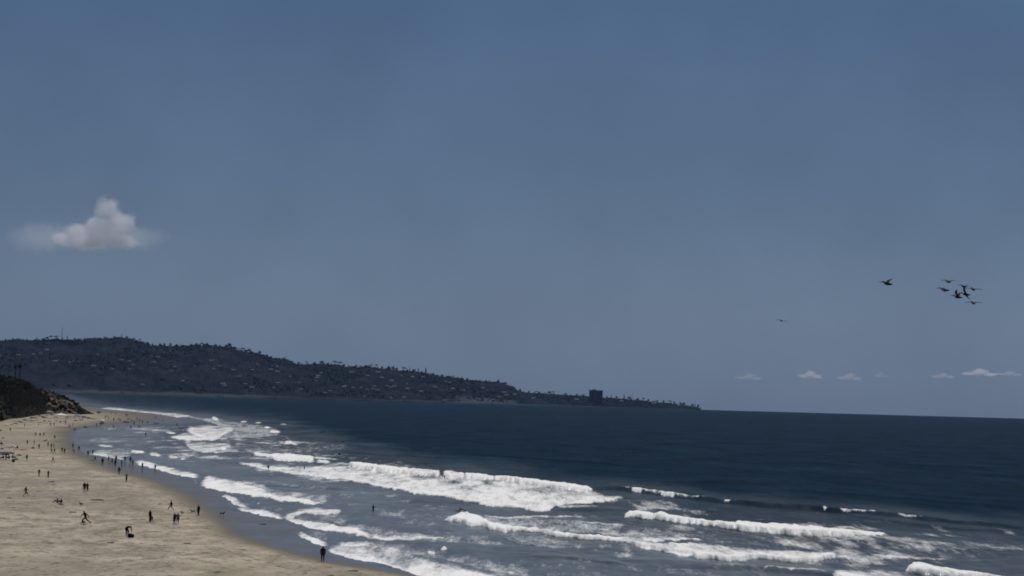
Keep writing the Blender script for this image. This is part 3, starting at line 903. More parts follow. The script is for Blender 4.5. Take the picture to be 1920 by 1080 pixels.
ORD = ['first', 'second', 'third', 'fourth', 'fifth', 'sixth', 'seventh', 'eighth', 'ninth', 'tenth', 'eleventh', 'twelfth', 'thirteenth', 'fourteenth', 'fifteenth', 'sixteenth', 'seventeenth',
       'eighteenth', 'nineteenth', 'twentieth', 'twenty-first', 'twenty-second', 'twenty-third', 'twenty-fourth', 'twenty-fifth', 'twenty-sixth', 'twenty-seventh', 'twenty-eighth', 'twenty-ninth', 'thirtieth', 'thirty-first', 'thirty-second', 'thirty-third', 'thirty-fourth', 'thirty-fifth', 'thirty-sixth', 'thirty-seventh', 'thirty-eighth', 'thirty-ninth', 'fortieth']
def stretch(u):
    for lim, nm in ((290, "the headland's flat summit"), (560, 'the ridge falling from the summit'), (850, 'the middle ridge'), (1100, 'the ridge left of the tower block'), (1400, 'the low spit right of the tower block')):
        if u < lim: return nm
cnt = {}
KN = {'round': 'rounded bushy tree', 'cypress': 'narrow pointed tree', 'pine': 'flat topped tree'}
for u_, h_, k_ in sorted(TREES):
    P = hill_pt(u_, 1.0)
    if k_ not in PROTO:
        o = PROTO[k_] = make_tree(k_)
    else:
        o = copy_tree(PROTO[k_])
    d = math.hypot(P[0], P[1])
    s = h_ * d / F * 0.92
    o.location = (P[0], P[1], P[2] - s * .12)
    wsc = 1.0 if k_ == 'cypress' else random.uniform(1.0, 1.5)
    o.scale = (s * wsc, s * wsc, s)
    o.rotation_euler = (0, 0, random.uniform(0, 6.28))
    key = (stretch(u_), k_)
    cnt[key] = cnt.get(key, 0) + 1
    tag(o, f'{ORD[cnt[key]-1]} {KN[k_]} from the left on {stretch(u_)}', 'tree', 'trees along the skyline of the headland')

# scrub that covers the slopes
bm = bmesh.new()
rr = random.Random(4)
NS = 5200
uu = np.array([rr.uniform(-60, 1312) for _ in range(NS)])
tt = np.array([min(1.0, rr.random() ** .8) for _ in range(NS)])
tt[:900] = .985
PP = hill_pt(uu, np.maximum(tt, .06))
verts, faces = [], []
dens_ = fbm(PP[:, 0] / 160, PP[:, 1] / 420, 3)
for k in range(NS):
    if tt[k] < .98 and dens_[k] < .5: continue
    p = Vector(PP[k])
    s = rr.uniform(3.0, 8.5) * (1.0 if tt[k] < .98 else .95) * (1.0 if uu[k] < 950 else .6)
    for q in range(4):
        c = p + Vector((rr.gauss(0, s * .8), rr.gauss(0, s * .8), abs(rr.gauss(0, s * .35)) + s * .2))
        a = Vector((rr.gauss(0, 1), rr.gauss(0, 1), rr.gauss(0, 1))).normalized()
        b = a.orthogonal().normalized() * s * .6
        e = a.cross(b).normalized() * s * .45
        i = len(verts)
        verts += [c + b, c + e, c - b, c - e]
        faces.append((i, i + 1, i + 2, i + 3))
bm.free()
o = link_mesh('hillside_scrub', py_mesh('hillside_scrub', verts, faces), mats=[simple('hill_scrub', (0.004, 0.007, 0.009), (0.018, 0.018, 0.022), (.012, .004, .03), obj=False)])
tag(o, 'dark scrub covering the slopes of the headland', kind='stuff')

def make_house(kind):
    root = empty({'gable': 'gabled_house', 'flat': 'flat_roofed_house'}[kind], (0, 0, 0))
    bm = bmesh.new()
    box(bm, (0, 0, .15), (1, 1, 1.3))
    box(bm, (.0, -.52, .35), (.5, .06, .10))
    kid(root, bm_obj('wall', bm, [M['wall']], root))
    bm = bmesh.new()
    if kind == 'gable':
        vs = [bm.verts.new(p) for p in ((-.56, -.6, .78), (.56, -.6, .78), (.56, .6, .78), (-.56, .6, .78), (-.56, 0, 1.25), (.56, 0, 1.25))]
        for f in ((0, 1, 5, 4), (2, 3, 4, 5), (0, 4, 3), (1, 2, 5), (0, 3, 2, 1)):
            bm.faces.new([vs[i] for i in f])
    else:
        box(bm, (0, 0, .86), (1.06, 1.1, .12))
        box(bm, (.2, .1, 1.0), (.25, .3, .16))
    kid(root, bm_obj('roof', bm, [M['roof']], root))
    for x in (-.28, .02, .3):
        bm = bmesh.new()
        box(bm, (x, -.505, .05 if x != .02 else .12), (.14, .02, .34))
        kid(root, bm_obj('window', bm, [M['tglass']], root))
    return root

HP = {}
HOUSES = [(3,669,5,2,'gable'),(66,667,5,3,'gable'),(68,677,4,2,'flat'),(91,660,7,5,'gable'),(118,678,9,2.5,'flat'),(127,680,8,2,'flat'),(160,678,16,2,'flat'),(187,668,5,3,'gable'),(235,668,12,2,'flat'),
          (253,687,5,3,'gable'),(207,690,9,2,'flat'),(238,698,14,2,'flat'),(258,698,13,2,'flat'),(276,697,14,2.5,'flat'),(270,723,7,2,'gable'),(345,717,6,3,'gable'),(403,695,5,4,'gable'),(302,677,8,2,'flat'),
          (330,690,5,2,'gable'),(352,686,6,2,'flat'),(425,700,6,2,'flat'),(445,699,10,2,'flat'),(470,701,9,2,'flat'),(420,722,8,3,'gable'),(463,722,7,2,'gable'),(522,699,7,3,'gable'),(560,705,8,3,'flat'),
          (598,707,7,3,'gable'),(515,729,5,2,'gable'),(535,731,6,2,'flat'),(580,691,8,2,'flat'),(640,713,8,2,'flat'),(655,724,10,2.5,'flat'),(660,700,8,2,'gable'),(690,706,7,2,'gable'),(720,711,10,2.5,'flat'),
          (735,716,7,3,'gable'),(765,731,8,3,'gable'),(740,726,7,2,'gable'),(760,720,9,2,'flat'),(790,736,7,3,'gable'),(700,731,6,2,'gable'),(815,728,7,2.5,'gable'),(805,716,8,2,'flat'),(835,724,9,2.5,'flat'),
          (775,709,7,2,'gable'),(850,731,7,3,'gable'),(865,722,7,2,'flat'),(905,729,7,2,'gable'),(930,731,8,2.5,'flat'),(945,738,8,3,'gable'),(965,742,6,3,'gable'),(620,735,6,2,'gable'),(490,712,7,2,'flat'),
          (973,750,5,5,'flat'),(1010,740,3,6,'gable'),(1039,750,5,8,'flat'),(1000,749,7,3,'gable'),(1022,748,8,3,'flat'),(1057,752,9,3,'flat'),(1080,751,8,3,'gable'),(1145,753,9,2.5,'flat'),(1165,754,6,3,'gable'),
          (1203,757,7,4,'flat'),(1225,758,7,2.5,'gable'),(1250,760,8,2.5,'flat'),(1272,762,6,2,'gable'),(1290,764,7,2,'flat')]
def hzone(u, v):
    vb = project(hill_pt(u, 0.0))[1]
    vs = float(np.interp(u, *np.array(SKYL).T))
    f = (vb - v) / (vb - vs)
    if u > 965: return 'the low point left of the tower block' if u < 1110 else 'the low point right of the tower block'
    hh = 'left' if u < 330 else ('middle' if u < 640 else 'right')
    return f"the {'upper' if f > .62 else ('middle' if f > .33 else 'lower')} slope, {hh} part of the headland"
hr = random.Random(21)
for _ in range(115):
    hu_ = hr.uniform(380, 955) if _ < 95 else hr.uniform(20, 380)
    vb_ = float(project(hill_pt(hu_, 0.0))[1])
    vs_ = float(np.interp(hu_, *np.array(SKYL).T))
    HOUSES.append((hu_, vb_ + (vs_ - vb_) * (hr.uniform(.06, .85) if _ < 95 else hr.uniform(.4, .8)), hr.uniform(3.5, 8.5), hr.uniform(1.6, 2.8), hr.choice(['gable', 'flat'])))
cnt = {}
for (u_, v_, w_, h_, k_) in sorted(HOUSES):
    P = hill_at(u_, v_ + h_ * .5)
    d = math.hypot(P[0], P[1])
    if k_ not in HP:
        o = HP[k_] = make_house(k_)
    else:
        o = copy_tree(HP[k_])
    o.location = (P[0], P[1] - 40, P[2] + 3)
    o.scale = (w_ * d / F, min(w_ * d / F, 14), h_ * d / F)
    o.rotation_euler = (0, 0, random.uniform(-.3, .3))
    key = (hzone(u_, v_), k_)
    cnt[key] = cnt.get(key, 0) + 1
    tag(o, f"{ORD[cnt[key]-1]} {'pale gabled house' if k_ == 'gable' else 'pale flat roofed house'} from left, {hzone(u_, v_)}", 'house', 'pale houses scattered over the headland')

# tower block on the point
P = hill_pt(1117, .35)
d = math.hypot(P[0], P[1])
mpp = d / F
tb = empty('tower_block', (P[0], P[1], P[2] - 8))
Wt, Ht = 25 * mpp, 22 * mpp + 8
bm = bmesh.new()
box(bm, (0, 0, Ht / 2), (Wt, 24, Ht))
kid(tb, bm_obj('wall', bm, [M['tower']], tb))
bm = bmesh.new()
box(bm, (0, 0, Ht + 1.6), (Wt + 3.5, 27, 3.2))
box(bm, (-8, 0, Ht + 5), (14, 10, 3.6))
kid(tb, bm_obj('roof', bm, [M['tower']], tb))
bm = bmesh.new()
box(bm, (-Wt * .06, -12.4, Ht * .5), (2.2, 1.0, Ht * .96))
kid(tb, bm_obj('stair_shaft', bm, [M['steel']], tb))
for k in range(13):
    for sx_ in (-1, 1):
        bm = bmesh.new()
        xx = -Wt * .30 if sx_ < 0 else Wt * .22
        ww = Wt * .36 if sx_ < 0 else Wt * .44
        box(bm, (xx, -12.05, 9 + k * (Ht - 12) / 13), (ww, .3, 1.6))
        kid(tb, bm_obj('window', bm, [M['tglass']], tb))
bm = bmesh.new()
rod(bm, (-Wt * .49, 0, Ht + 3), (-Wt * .49, 0, Ht + 16), .5, .25, 6)
kid(tb, bm_obj('antenna', bm, [M['steel']], tb))
tag(tb, 'tall dark square tower block standing alone above the low point', 'tower block')

for (u_, v0_, v1_, lab) in [(116, 638, 615, 'faint tall radio mast above the left end of the summit'), (1185, 750, 738, 'thin mast among the trees right of the tower block')]:
    P = hill_pt(u_, 1.0)
    mpp = math.hypot(P[0], P[1]) / F
    Hm = (v0_ - v1_) * mpp
    bm = bmesh.new()
    for (a, b) in ((-1.2, -1.2), (1.2, -1.2), (0, 1.4)):
        rod(bm, (a, b, -6), (a * .2, b * .2, Hm), .35, .2, 5)
    for k in range(9):
        z = Hm * k / 9
        f = 1 - .8 * k / 9
        rod(bm, (-1.2 * f, -1.2 * f, z), (1.2 * f, -1.2 * f, z + Hm / 11), .15, .15, 4)
        rod(bm, (1.2 * f, -1.2 * f, z), (0, 1.4 * f, z + Hm / 11), .15, .15, 4)
    rod(bm, (0, 0, Hm - .5), (0, 0, Hm + 4), .2, .08, 5)
    o = bm_obj('radio_mast', bm, [M['steel']])
    o.location = P
    tag(o, lab, 'mast')

# ------------------------------------------------------------------ plants on the near bluff
def bluff_at(u, v):
    ts = np.linspace(0, 1, 120)
    P = bluff_pt(np.full(120, float(u)), ts)
    i = int(np.argmin(np.abs(project(P)[1] - v)))
    return P[i]

def make_palm(seed):
    r = random.Random(seed)
    root = empty('palm_tree', (0, 0, 0))
    bm = bmesh.new()
    pts = [(0, 0, -1.5), (.05, 0, 2.5), (.02, 0, 5), (0, 0, 7.4)]
    for a, b, r0, r1 in zip(pts, pts[1:], (.42, .36, .32), (.36, .32, .28)):
        rod(bm, a, b, r0, r1, 9)
    kid(root, bm_obj('trunk', bm, [M['bark']], root, True))
    bm = bmesh.new()
    for k in range(34):
        a = k * 2.4 + r.uniform(-.2, .2)
        up = r.uniform(-.35, .55)
        L = r.uniform(1.2, 1.7)
        prev = None
        dx, dy = math.cos(a), math.sin(a)
        for j in range(6):
            f = j / 5
            c = Vector((dx * L * f, dy * L * f, 7.4 + up * L * f - .9 * f * f * L * .7))
            wv_ = .34 * math.sin(math.pi * min(1, f * .85 + .12)) + .02
            sd_ = Vector((-dy, dx, 0)) * wv_
            cur = (bm.verts.new(c + sd_ - Vector((0, 0, .08))), bm.verts.new(c), bm.verts.new(c - sd_ - Vector((0, 0, .08))))
            if prev:
                bm.faces.new((prev[0], prev[1], cur[1], cur[0]))
                bm.faces.new((prev[1], prev[2], cur[2], cur[1]))
            prev = cur
    leaf_cloud(bm, (0, 0, 7.35), (1.15, 1.15, .5), 420, .22, r, hollow=.1)
    kid(root, bm_obj('crown', bm, [M['leaf_near']], root))
    return root

for (u_, vb_, vt_, lab, sd_) in [(28.5, 708, 682, 'left one of two palms on the bluff top, slightly paler trunk', 1), (37, 711, 682, 'right one of the twin palms on the bluff top', 2)]:
    P = bluff_pt(u_, 1.0)
    d = math.hypot(P[0], P[1])
    o = make_palm(sd_)
    o.location = P
    s = (vb_ - vt_) * d / F / 8.2
    o.scale = (s * .95, s * .95, s)
    tag(o, lab, 'palm tree', 'twin palms on the bluff')

def make_bush(seed):
    r = random.Random(seed)
    root = empty('bush', (0, 0, 0))
    bm = bmesh.new()
    for k in range(5):
        a = r.uniform(0, 6.28)
        rod(bm, (0, 0, -.2), (math.cos(a) * .35, math.sin(a) * .35, .55), .04, .015, 5)
    kid(root, bm_obj('stem', bm, [M['bark']], root))
    bm = bmesh.new()
    for k in range(7):
        leaf_cloud(bm, (r.uniform(-.35, .35), r.uniform(-.35, .35), r.uniform(.25, .75)), (.3, .3, .24), 55, .06, r)
    kid(root, bm_obj('foliage', bm, [M['leaf_near']], root))
    return root
rr2 = random.Random(12)
verts, faces = [], []
for k in range(1500):
    bu, bt = rr2.uniform(-60, 153), rr2.random()
    vn_ = vnoise(np.array(bu / 9.0), np.array(bt * 5))
    if (bu > 62 and bt < .93 and vn_ < .76) or (bu <= 62 and bt < .62 and vn_ < .5): continue
    p = Vector(bluff_pt(bu, bt))
    for q in range(9):
        c = p + Vector((rr2.gauss(0, .9), rr2.gauss(0, .9) - .3, abs(rr2.gauss(0, .55))))
        a = Vector((rr2.gauss(0, 1), rr2.gauss(0, 1), rr2.gauss(0, 1))).normalized()
        b = a.orthogonal().normalized() * .5
        e = a.cross(b).normalized() * .38
        i = len(verts)
        verts += [c + b, c + e, c - b, c - e]
        faces.append((i, i + 1, i + 2, i + 3))
o = link_mesh('bluff_scrub', py_mesh('bluff_scrub', verts, faces), mats=[M['leaf_near']])
tag(o, 'low dark scrub matted over the near bluff', kind='stuff')
BP = [make_bush(3)]
first = True
for (u_, v_, s_, lab) in [(143, 760, 9, 'dark bush on the seaward lip of the bluff'), (149, 771, 8, 'dark bush low on the seaward end of the bluff'), (136, 754, 8, 'dark bush behind the seaward lip of the bluff'),
                          (151, 777, 5, 'small bush at the foot of the bluff tip'), (126, 748, 5, 'low bush on the bluff crest, right of the bare earth'), (60, 723, 6, 'dark bush at the right end of the high dark crest'),
                          (49, 717, 6, 'small round bush on the high crest, right of the twin palms'), (20, 709, 5, 'low bush on the crest left of the twin palms'), (78, 731, 6, 'dark bush on the notch of the bluff crest'),
                          (98, 738, 5, 'rusty dark bush on the middle of the bluff crest'), (110, 742, 5, 'small bush right of the rusty one on the crest'), (8, 706, 5, 'low bush on the crest at the left edge'),
                          (66, 742, 8, 'dark bush halfway up the bluff below the crest notch'), (40, 752, 9, 'large dark bush halfway up the dark left of the bluff'), (90, 762, 7, 'dark bush on the brown lower slope'),
                          (14, 758, 9, 'large dark bush low on the bluff at the left edge'), (122, 768, 6, 'dark bush above the white canopy tent'), (70, 770, 7, 'dark bush at the foot of the brown slope')]:
    P = bluff_at(u_, v_)
    d = math.hypot(P[0], P[1])
    o = BP[0] if first else copy_tree(BP[0])
    first = False
    s = s_ * d / F
    o.location = (P[0], P[1] - .3, P[2] - s * .3)
    o.scale = (s * random.uniform(1, 1.4), s, s)
    o.rotation_euler = (0, 0, random.uniform(0, 6))
    tag(o, lab, 'bush', 'bushes on the bluff')

# ------------------------------------------------------------------ people
def seg_d(p, a, b):
    ab = b - a
    t = max(0, min(1, (p - a).dot(ab) / ab.length_squared))
    return (p - a - ab * t).length

BASE = {'pelvis': (0, 0, .94), 'spine': (0, .005, 1.14), 'chest': (0, 0, 1.34), 'neck': (0, .01, 1.48), 'head0': (0, .015, 1.56), 'head1': (0, .02, 1.69),
        'shL': (-.17, 0, 1.41), 'elL': (-.22, -.02, 1.14), 'wrL': (-.23, .05, .90), 'haL': (-.23, .08, .80), 'shR': (.17, 0, 1.41), 'elR': (.22, -.02, 1.14), 'wrR': (.23, .05, .90), 'haR': (.23, .08, .80),
        'hiL': (-.09, 0, .90), 'knL': (-.10, .03, .50), 'anL': (-.10, -.01, .09), 'toL': (-.11, .15, .035), 'hiR': (.09, 0, .90), 'knR': (.10, .03, .50), 'anR': (.10, -.01, .09), 'toR': (.11, .15, .035)}
RAD = {'pelvis': .135, 'spine': .12, 'chest': .15, 'neck': .055, 'head0': .075, 'head1': .088, 'sh': .062, 'el': .042, 'wr': .028, 'ha': .036, 'hi': .092, 'kn': .058, 'an': .038, 'to': .034}
BONES = [('pelvis', 'spine', 'torso'), ('spine', 'chest', 'torso'), ('chest', 'neck', 'torso'), ('neck', 'head0', 'head'), ('head0', 'head1', 'head'),
         ('chest', 'shL', 'torso'), ('shL', 'elL', 'arm'), ('elL', 'wrL', 'fore'), ('wrL', 'haL', 'hand'), ('chest', 'shR', 'torso'), ('shR', 'elR', 'arm'), ('elR', 'wrR', 'fore'), ('wrR', 'haR', 'hand'),
         ('pelvis', 'hiL', 'hip'), ('hiL', 'knL', 'thigh'), ('knL', 'anL', 'shin'), ('anL', 'toL', 'foot'), ('pelvis', 'hiR', 'hip'), ('hiR', 'knR', 'thigh'), ('knR', 'anR', 'shin'), ('anR', 'toR', 'foot')]
def pose(**kw):
    p = dict(BASE)
    p.update(kw)
    return p
POSES = {
 'stand': pose(),
 'stand2': pose(knL=(-.12, .05, .50), anL=(-.17, .02, .09), toL=(-.2, .17, .035), elR=(.27, -.03, 1.16), wrR=(.17, .12, 1.05), haR=(.1, .17, 1.05)),
 'walk': pose(knL=(-.09, .26, .54), anL=(-.09, .36, .13), toL=(-.09, .52, .12), knR=(.09, -.08, .50), anR=(.09, -.38, .16), toR=(.09, -.28, .04), elL=(-.21, -.17, 1.18), wrL=(-.22, -.22, .95), haL=(-.22, -.2, .86),
              elR=(.21, .12, 1.15), wrR=(.2, .30, .98), haR=(.19, .38, .93)),
 'stride': pose(pelvis=(0, 0, .88), hiL=(-.09, 0, .85), hiR=(.09, 0, .85), spine=(0, .06, 1.08), chest=(0, .12, 1.27), neck=(0, .17, 1.41), head0=(0, .19, 1.49), head1=(0, .23, 1.61), shL=(-.17, .12, 1.33), shR=(.17, .12, 1.33),
                knL=(-.09, .35, .56), anL=(-.09, .44, .13), toL=(-.09, .60, .12), knR=(.09, -.22, .48), anR=(.09, -.58, .2), toR=(.09, -.5, .06), elL=(-.21, -.12, 1.12), wrL=(-.22, -.25, .9), haL=(-.22, -.28, .8),
                elR=(.22, .28, 1.1), wrR=(.2, .45, .95), haR=(.19, .52, .9)),
 'arms': pose(elL=(-.33, .02, 1.50), wrL=(-.16, .08, 1.66), haL=(-.1, .1, 1.72), elR=(.33, .02, 1.50), wrR=(.16, .08, 1.66), haR=(.1, .1, 1.72)),
 'point': pose(elR=(.36, .12, 1.42), wrR=(.58, .22, 1.44), haR=(.68, .26, 1.44)),
 'bend': pose(pelvis=(0, -.12, .86), hiL=(-.09, -.12, .83), hiR=(.09, -.12, .83), spine=(0, .05, .98), chest=(0, .26, 1.04), neck=(0, .4, 1.06), head0=(0, .47, 1.04), head1=(0, .58, 1.0), shL=(-.17, .28, 1.05), shR=(.17, .28, 1.05),
              elL=(-.2, .36, .80), wrL=(-.16, .46, .58), haL=(-.14, .5, .48), elR=(.2, .36, .80), wrR=(.16, .46, .58), haR=(.14, .5, .48)),
 'sit': pose(pelvis=(0, 0, .13), hiL=(-.1, .04, .13), hiR=(.1, .04, .13), spine=(0, -.04, .33), chest=(0, 0, .54), neck=(0, .05, .68), head0=(0, .08, .76), head1=(0, .1, .88), shL=(-.17, 0, .6), shR=(.17, 0, .6),
             knL=(-.14, .42, .44), anL=(-.13, .62, .09), toL=(-.14, .78, .04), knR=(.14, .42, .44), anR=(.13, .62, .09), toR=(.14, .78, .04), elL=(-.22, .16, .44), wrL=(-.14, .38, .5), haL=(-.05, .44, .5), elR=(.22, .16, .44), wrR=(.14, .38, .5), haR=(.05, .44, .48)),
 'wrap': pose(elL=(-.21, .06, 1.16), wrL=(-.1, .17, 1.2), haL=(-.02, .19, 1.22), elR=(.21, .06, 1.16), wrR=(.1, .17, 1.2), haR=(.03, .2, 1.18), anL=(-.07, -.01, .09), anR=(.07, -.01, .09), knL=(-.07, .03, .5), knR=(.07, .03, .5)),
 'swim': pose(pelvis=(0, -.5, .12), hiL=(-.09, -.52, .12), hiR=(.09, -.52, .12), spine=(0, -.28, .2), chest=(0, -.06, .3), neck=(0, .08, .38), head0=(0, .14, .44), head1=(0, .18, .57), shL=(-.18, -.02, .32), shR=(.18, -.02, .32),
              elL=(-.34, .12, .14), wrL=(-.36, .36, .06), haL=(-.36, .46, .05), elR=(.34, .12, .14), wrR=(.36, .36, .06), haR=(.36, .46, .05), knL=(-.1, -.95, .1), anL=(-.1, -1.35, .1), toL=(-.1, -1.5, .08), knR=(.1, -.95, .1), anR=(.1, -1.35, .1), toR=(.1, -1.5, .08)),
}
def body_mesh(pn):
    pz = POSES[pn]
    names = list(pz)
    me = bpy.data.meshes.new('body_skeleton')
    me.from_pydata([pz[n] for n in names], [(names.index(a), names.index(b)) for a, b, _ in BONES], [])
    o = bpy.data.objects.new('body_skeleton', me)
    C.objects.link(o)
    md = o.modifiers.new('skin', 'SKIN')
    md.use_smooth_shade = True
    for i, n in enumerate(names):
        r = RAD.get(n, RAD.get(n[:2]))
        dv = me.skin_vertices[0].data[i]
        dv.radius = (r, r)
        dv.use_root = (n == 'pelvis')
    ss = o.modifiers.new('sub', 'SUBSURF')
    ss.levels = 1
    dg = bpy.context.evaluated_depsgraph_get()
    ev = o.evaluated_get(dg)
    res = bpy.data.meshes.new_from_object(ev)
    bpy.data.objects.remove(o)
    bpy.data.meshes.remove(me)
    bm = bmesh.new()
    bm.from_mesh(res)
    bpy.data.meshes.remove(res)
    # fingers, nose and ears
    for sd_ in ('L', 'R'):
        w_, h_ = Vector(pz['wr' + sd_]), Vector(pz['ha' + sd_])
        dr = (h_ - w_).normalized()
        side = dr.orthogonal().normalized()
        for k, L in enumerate((.065, .075, .07, .055)):
            b0 = h_ + dr * .015 + side * (k - 1.5) * .019
            mid = b0 + dr * L * .6
            rod(bm, b0, mid, .010, .009, 5)
            rod(bm, mid, mid + (dr * .7 + side.cross(dr) * .4) * L * .5, .009, .006, 5)
        rod(bm, h_ - dr * .02 - side * .03, h_ + dr * .025 - side * .065, .012, .008, 5)
    h0, h1 = Vector(pz['head0']), Vector(pz['head1'])
    hu = (h1 - h0).normalized()
    hx = Vector((1, 0, 0))
    hf = hu.cross(hx).normalized()
    c = (h0 + h1) / 2
    rod(bm, c + hf * .07 + hu * .02, c + hf * .105 - hu * .015, .010, .016, 5)
    for s_ in (-1, 1):
        rod(bm, c + hx * s_ * .075, c + hx * s_ * .1 + hu * .01, .028, .022, 6)
    return bm, pz

def face_bones(bm, pz):
    segs = [(Vector(pz[a]), Vector(pz[b]), k, (RAD.get(a, RAD.get(a[:2])) + RAD.get(b, RAD.get(b[:2]))) / 2) for a, b, k in BONES]
    outp = []
    c1, c0 = Vector(pz['head1']), Vector(pz['head0'])
    hu = (c1 - c0).normalized()
    hf = hu.cross(Vector((1, 0, 0))).normalized()
    for f in bm.faces:
        c = f.calc_center_median()
        k = min(segs, key=lambda s: seg_d(c, s[0], s[1]) - s[3])[2]
        if k == 'head':
            rel = c - (c0 + c1) / 2
            if rel.dot(hu) > .03 or (rel.dot(hf) < 0.0 and rel.dot(hu) > -.06): k = 'hair'
        outp.append(k)
    return outp

COVER_TOP = {'long': {'torso', 'arm', 'fore'}, 'short': {'torso', 'arm'}, 'bare': set(), 'vest': {'torso'}}
COVER_BOT = {'long': {'hip', 'thigh', 'shin'}, 'short': {'hip', 'thigh'}, 'brief': {'hip'}}
OUTFITS = {'black': ('black', 'long', 'black', 'long'), 'darkshort': ('black', 'short', 'navy', 'short'), 'swim': (None, 'bare', 'navy', 'short'), 'navy': ('navy', 'long', 'black', 'long'),
           'grey': ('grey', 'short', 'navy', 'short'), 'pale': ('pale', 'short', 'grey', 'short'), 'maroon': ('maroon', 'short', 'black', 'short'), 'olive': ('olive', 'short', 'olive', 'short'), 'robe': ('black', 'long', 'black', 'long'),
           'paletop': ('pale', 'vest', 'black', 'short'), 'bikini': ('black', 'vest', 'black', 'brief')}
SH = {}
BODY = {}
def person_mesh(pn, of):
    if (pn, of) in SH:
        return SH[(pn, of)]
    if pn not in BODY:
        bm, pz = body_mesh(pn)
        BODY[pn] = (bm, pz, face_bones(bm, pz))
    bm, pz, fb = BODY[pn]
    tm, tl, bt, bl = OUTFITS[of]
    mats = [M['skin'], M['hair'], M[tm] if tm else M['skin'], M[bt]]
    for f, k in zip(bm.faces, fb):
        f.material_index = 1 if k == 'hair' else (2 if k in COVER_TOP[tl] else (3 if k in COVER_BOT[bl] else 0))
        f.smooth = True
    me = bpy.data.meshes.new('person')
    bm.to_mesh(me)
    for mm in mats: me.materials.append(mm)
    SH[(pn, of)] = me
    return me

def clothes_child(pn, kinds, infl, name, material, parent):
    bm, pz, fb = BODY[pn]
    bm.normal_update()
    keep = [f for f, k in zip(bm.faces, fb) if k in kinds]
    idx, vs, fs = {}, [], []
    for f in keep:
        ff = []
        for v in f.verts:
            if v.index not in idx:
                idx[v.index] = len(vs)
                vs.append(v.co + v.normal * infl)
            ff.append(idx[v.index])
        fs.append(ff)
    return link_mesh(name, py_mesh(name, vs, fs, True), parent, [material])

def person(u, v, h, pn, of, label, group, rz=0.0, sink=0.0, detail=False, child=False, maxh=2.05):
    P, d = ground(u, v)
    full = {'sit': .93, 'bend': 1.25, 'swim': .66}.get(pn, 1.74)
    hm = h * d / F + sink
    s = hm / full
    s = min(max(s, .92 if not child else .5), maxh / 1.74 if not child else .8)
    me = person_mesh(pn, of)
    if detail:
        BODY[pn][0].verts.index_update()
        tm, tl, bt, bl = OUTFITS[of]
        o = link_mesh('person', me.copy())
        for i in range(4): o.data.materials[i] = M['skin']
        kid(o, clothes_child(pn, {'hair'}, .012, 'hair', M['hair'], o))
        if tm: kid(o, clothes_child(pn, COVER_TOP[tl], .016, 'shirt' if tl != 'long' else 'jacket', M[tm], o))
        kid(o, clothes_child(pn, COVER_BOT[bl], .014, 'trousers' if bl == 'long' else 'shorts', M[bt], o))
    else:
        o = link_mesh('person', me)
    o.location = (P[0], P[1], P[2] - sink)
    o.scale = (s * 1.2, s * 1.2, s)
    o.rotation_euler = (0, 0, rz)
    tag(o, label, 'person', group)
    return o

QX = math.pi / 2
G1, G2, G3, G4 = 'people walking or resting on the near sand', "people gathered at the water's edge", 'people on the distant beach', 'people in the water'
# near sand
person(605, 1053, 29, 'stand', 'black', 'person in black jacket and trousers standing by the swash, nearest the camera', G1, .2, detail=True)
person(372, 967, 20, 'stand', 'black', 'person in black standing on the sand edge beside a dark dog', G1, 2.4, detail=True)
person(320.5, 957.5, 20, 'walk', 'navy', 'person in dark clothes striding across the damp sand with legs apart', G1, QX, detail=True)
person(327, 983, 16, 'stand2', 'navy', 'shorter dark figure with elbow out, left of a pale topped person', G1, 1.0, detail=True)
person(333, 983, 21, 'stand', 'paletop', 'person in pale top and black shorts standing with a shorter dark figure', G1, 2.9, detail=True)
person(281, 979, 23, 'stand', 'black', 'tall dark person standing with a child at their right side', G1, -.8, detail=True)
person(285, 979, 11, 'stand2', 'maroon', 'small child standing close beside a tall dark person', G1, .4, child=True, detail=True)
person(238, 1005, 21, 'bend', 'black', 'person in black bending over a big dark bag', G1, -2.4, detail=True)
person(160, 983, 27, 'stride', 'black', 'person in black leaning forward in a long stride, dragging a bundle', G1, QX + .5, detail=True)
person(158, 923, 19, 'stand', 'darkshort', 'left one of a close pair standing on open sand', G1, .5, detail=True)
person(163.5, 922, 17, 'stand2', 'maroon', 'right one of a close pair standing on open sand', G1, -.7, detail=True)
person(48, 931, 19, 'walk', 'darkshort', 'person in dark shorts walking alone near the left edge', G1, -QX + .4, detail=True)
person(73, 894, 13, 'wrap', 'robe', 'left of two dark wrapped figures standing on open sand', G1, .4)
person(90, 897, 13, 'wrap', 'robe', 'right of two dark wrapped figures standing on open sand', G1, -.5)
person(108, 943, 9, 'sit', 'black', 'left person of a dark seated pair on the sand', G1, QX)
person(115, 944, 9, 'sit', 'darkshort', 'right person of a dark seated pair on the sand', G1, QX + .6)
person(99, 868, 12, 'walk', 'darkshort', 'small lone walker on sand above the wrapped pair', G1, -QX)
person(50, 864, 12, 'stand', 'grey', 'faint greyish figure standing right of the beach camp', G1, .3)
person(237, 904, 15, 'arms', 'swim', 'person in swim shorts with hands raised to head on damp sand', G1, 2.6, detail=True)
person(223, 890, 15, 'stand', 'black', 'dark person on damp sand just below the waterside crowd', G1, .3)
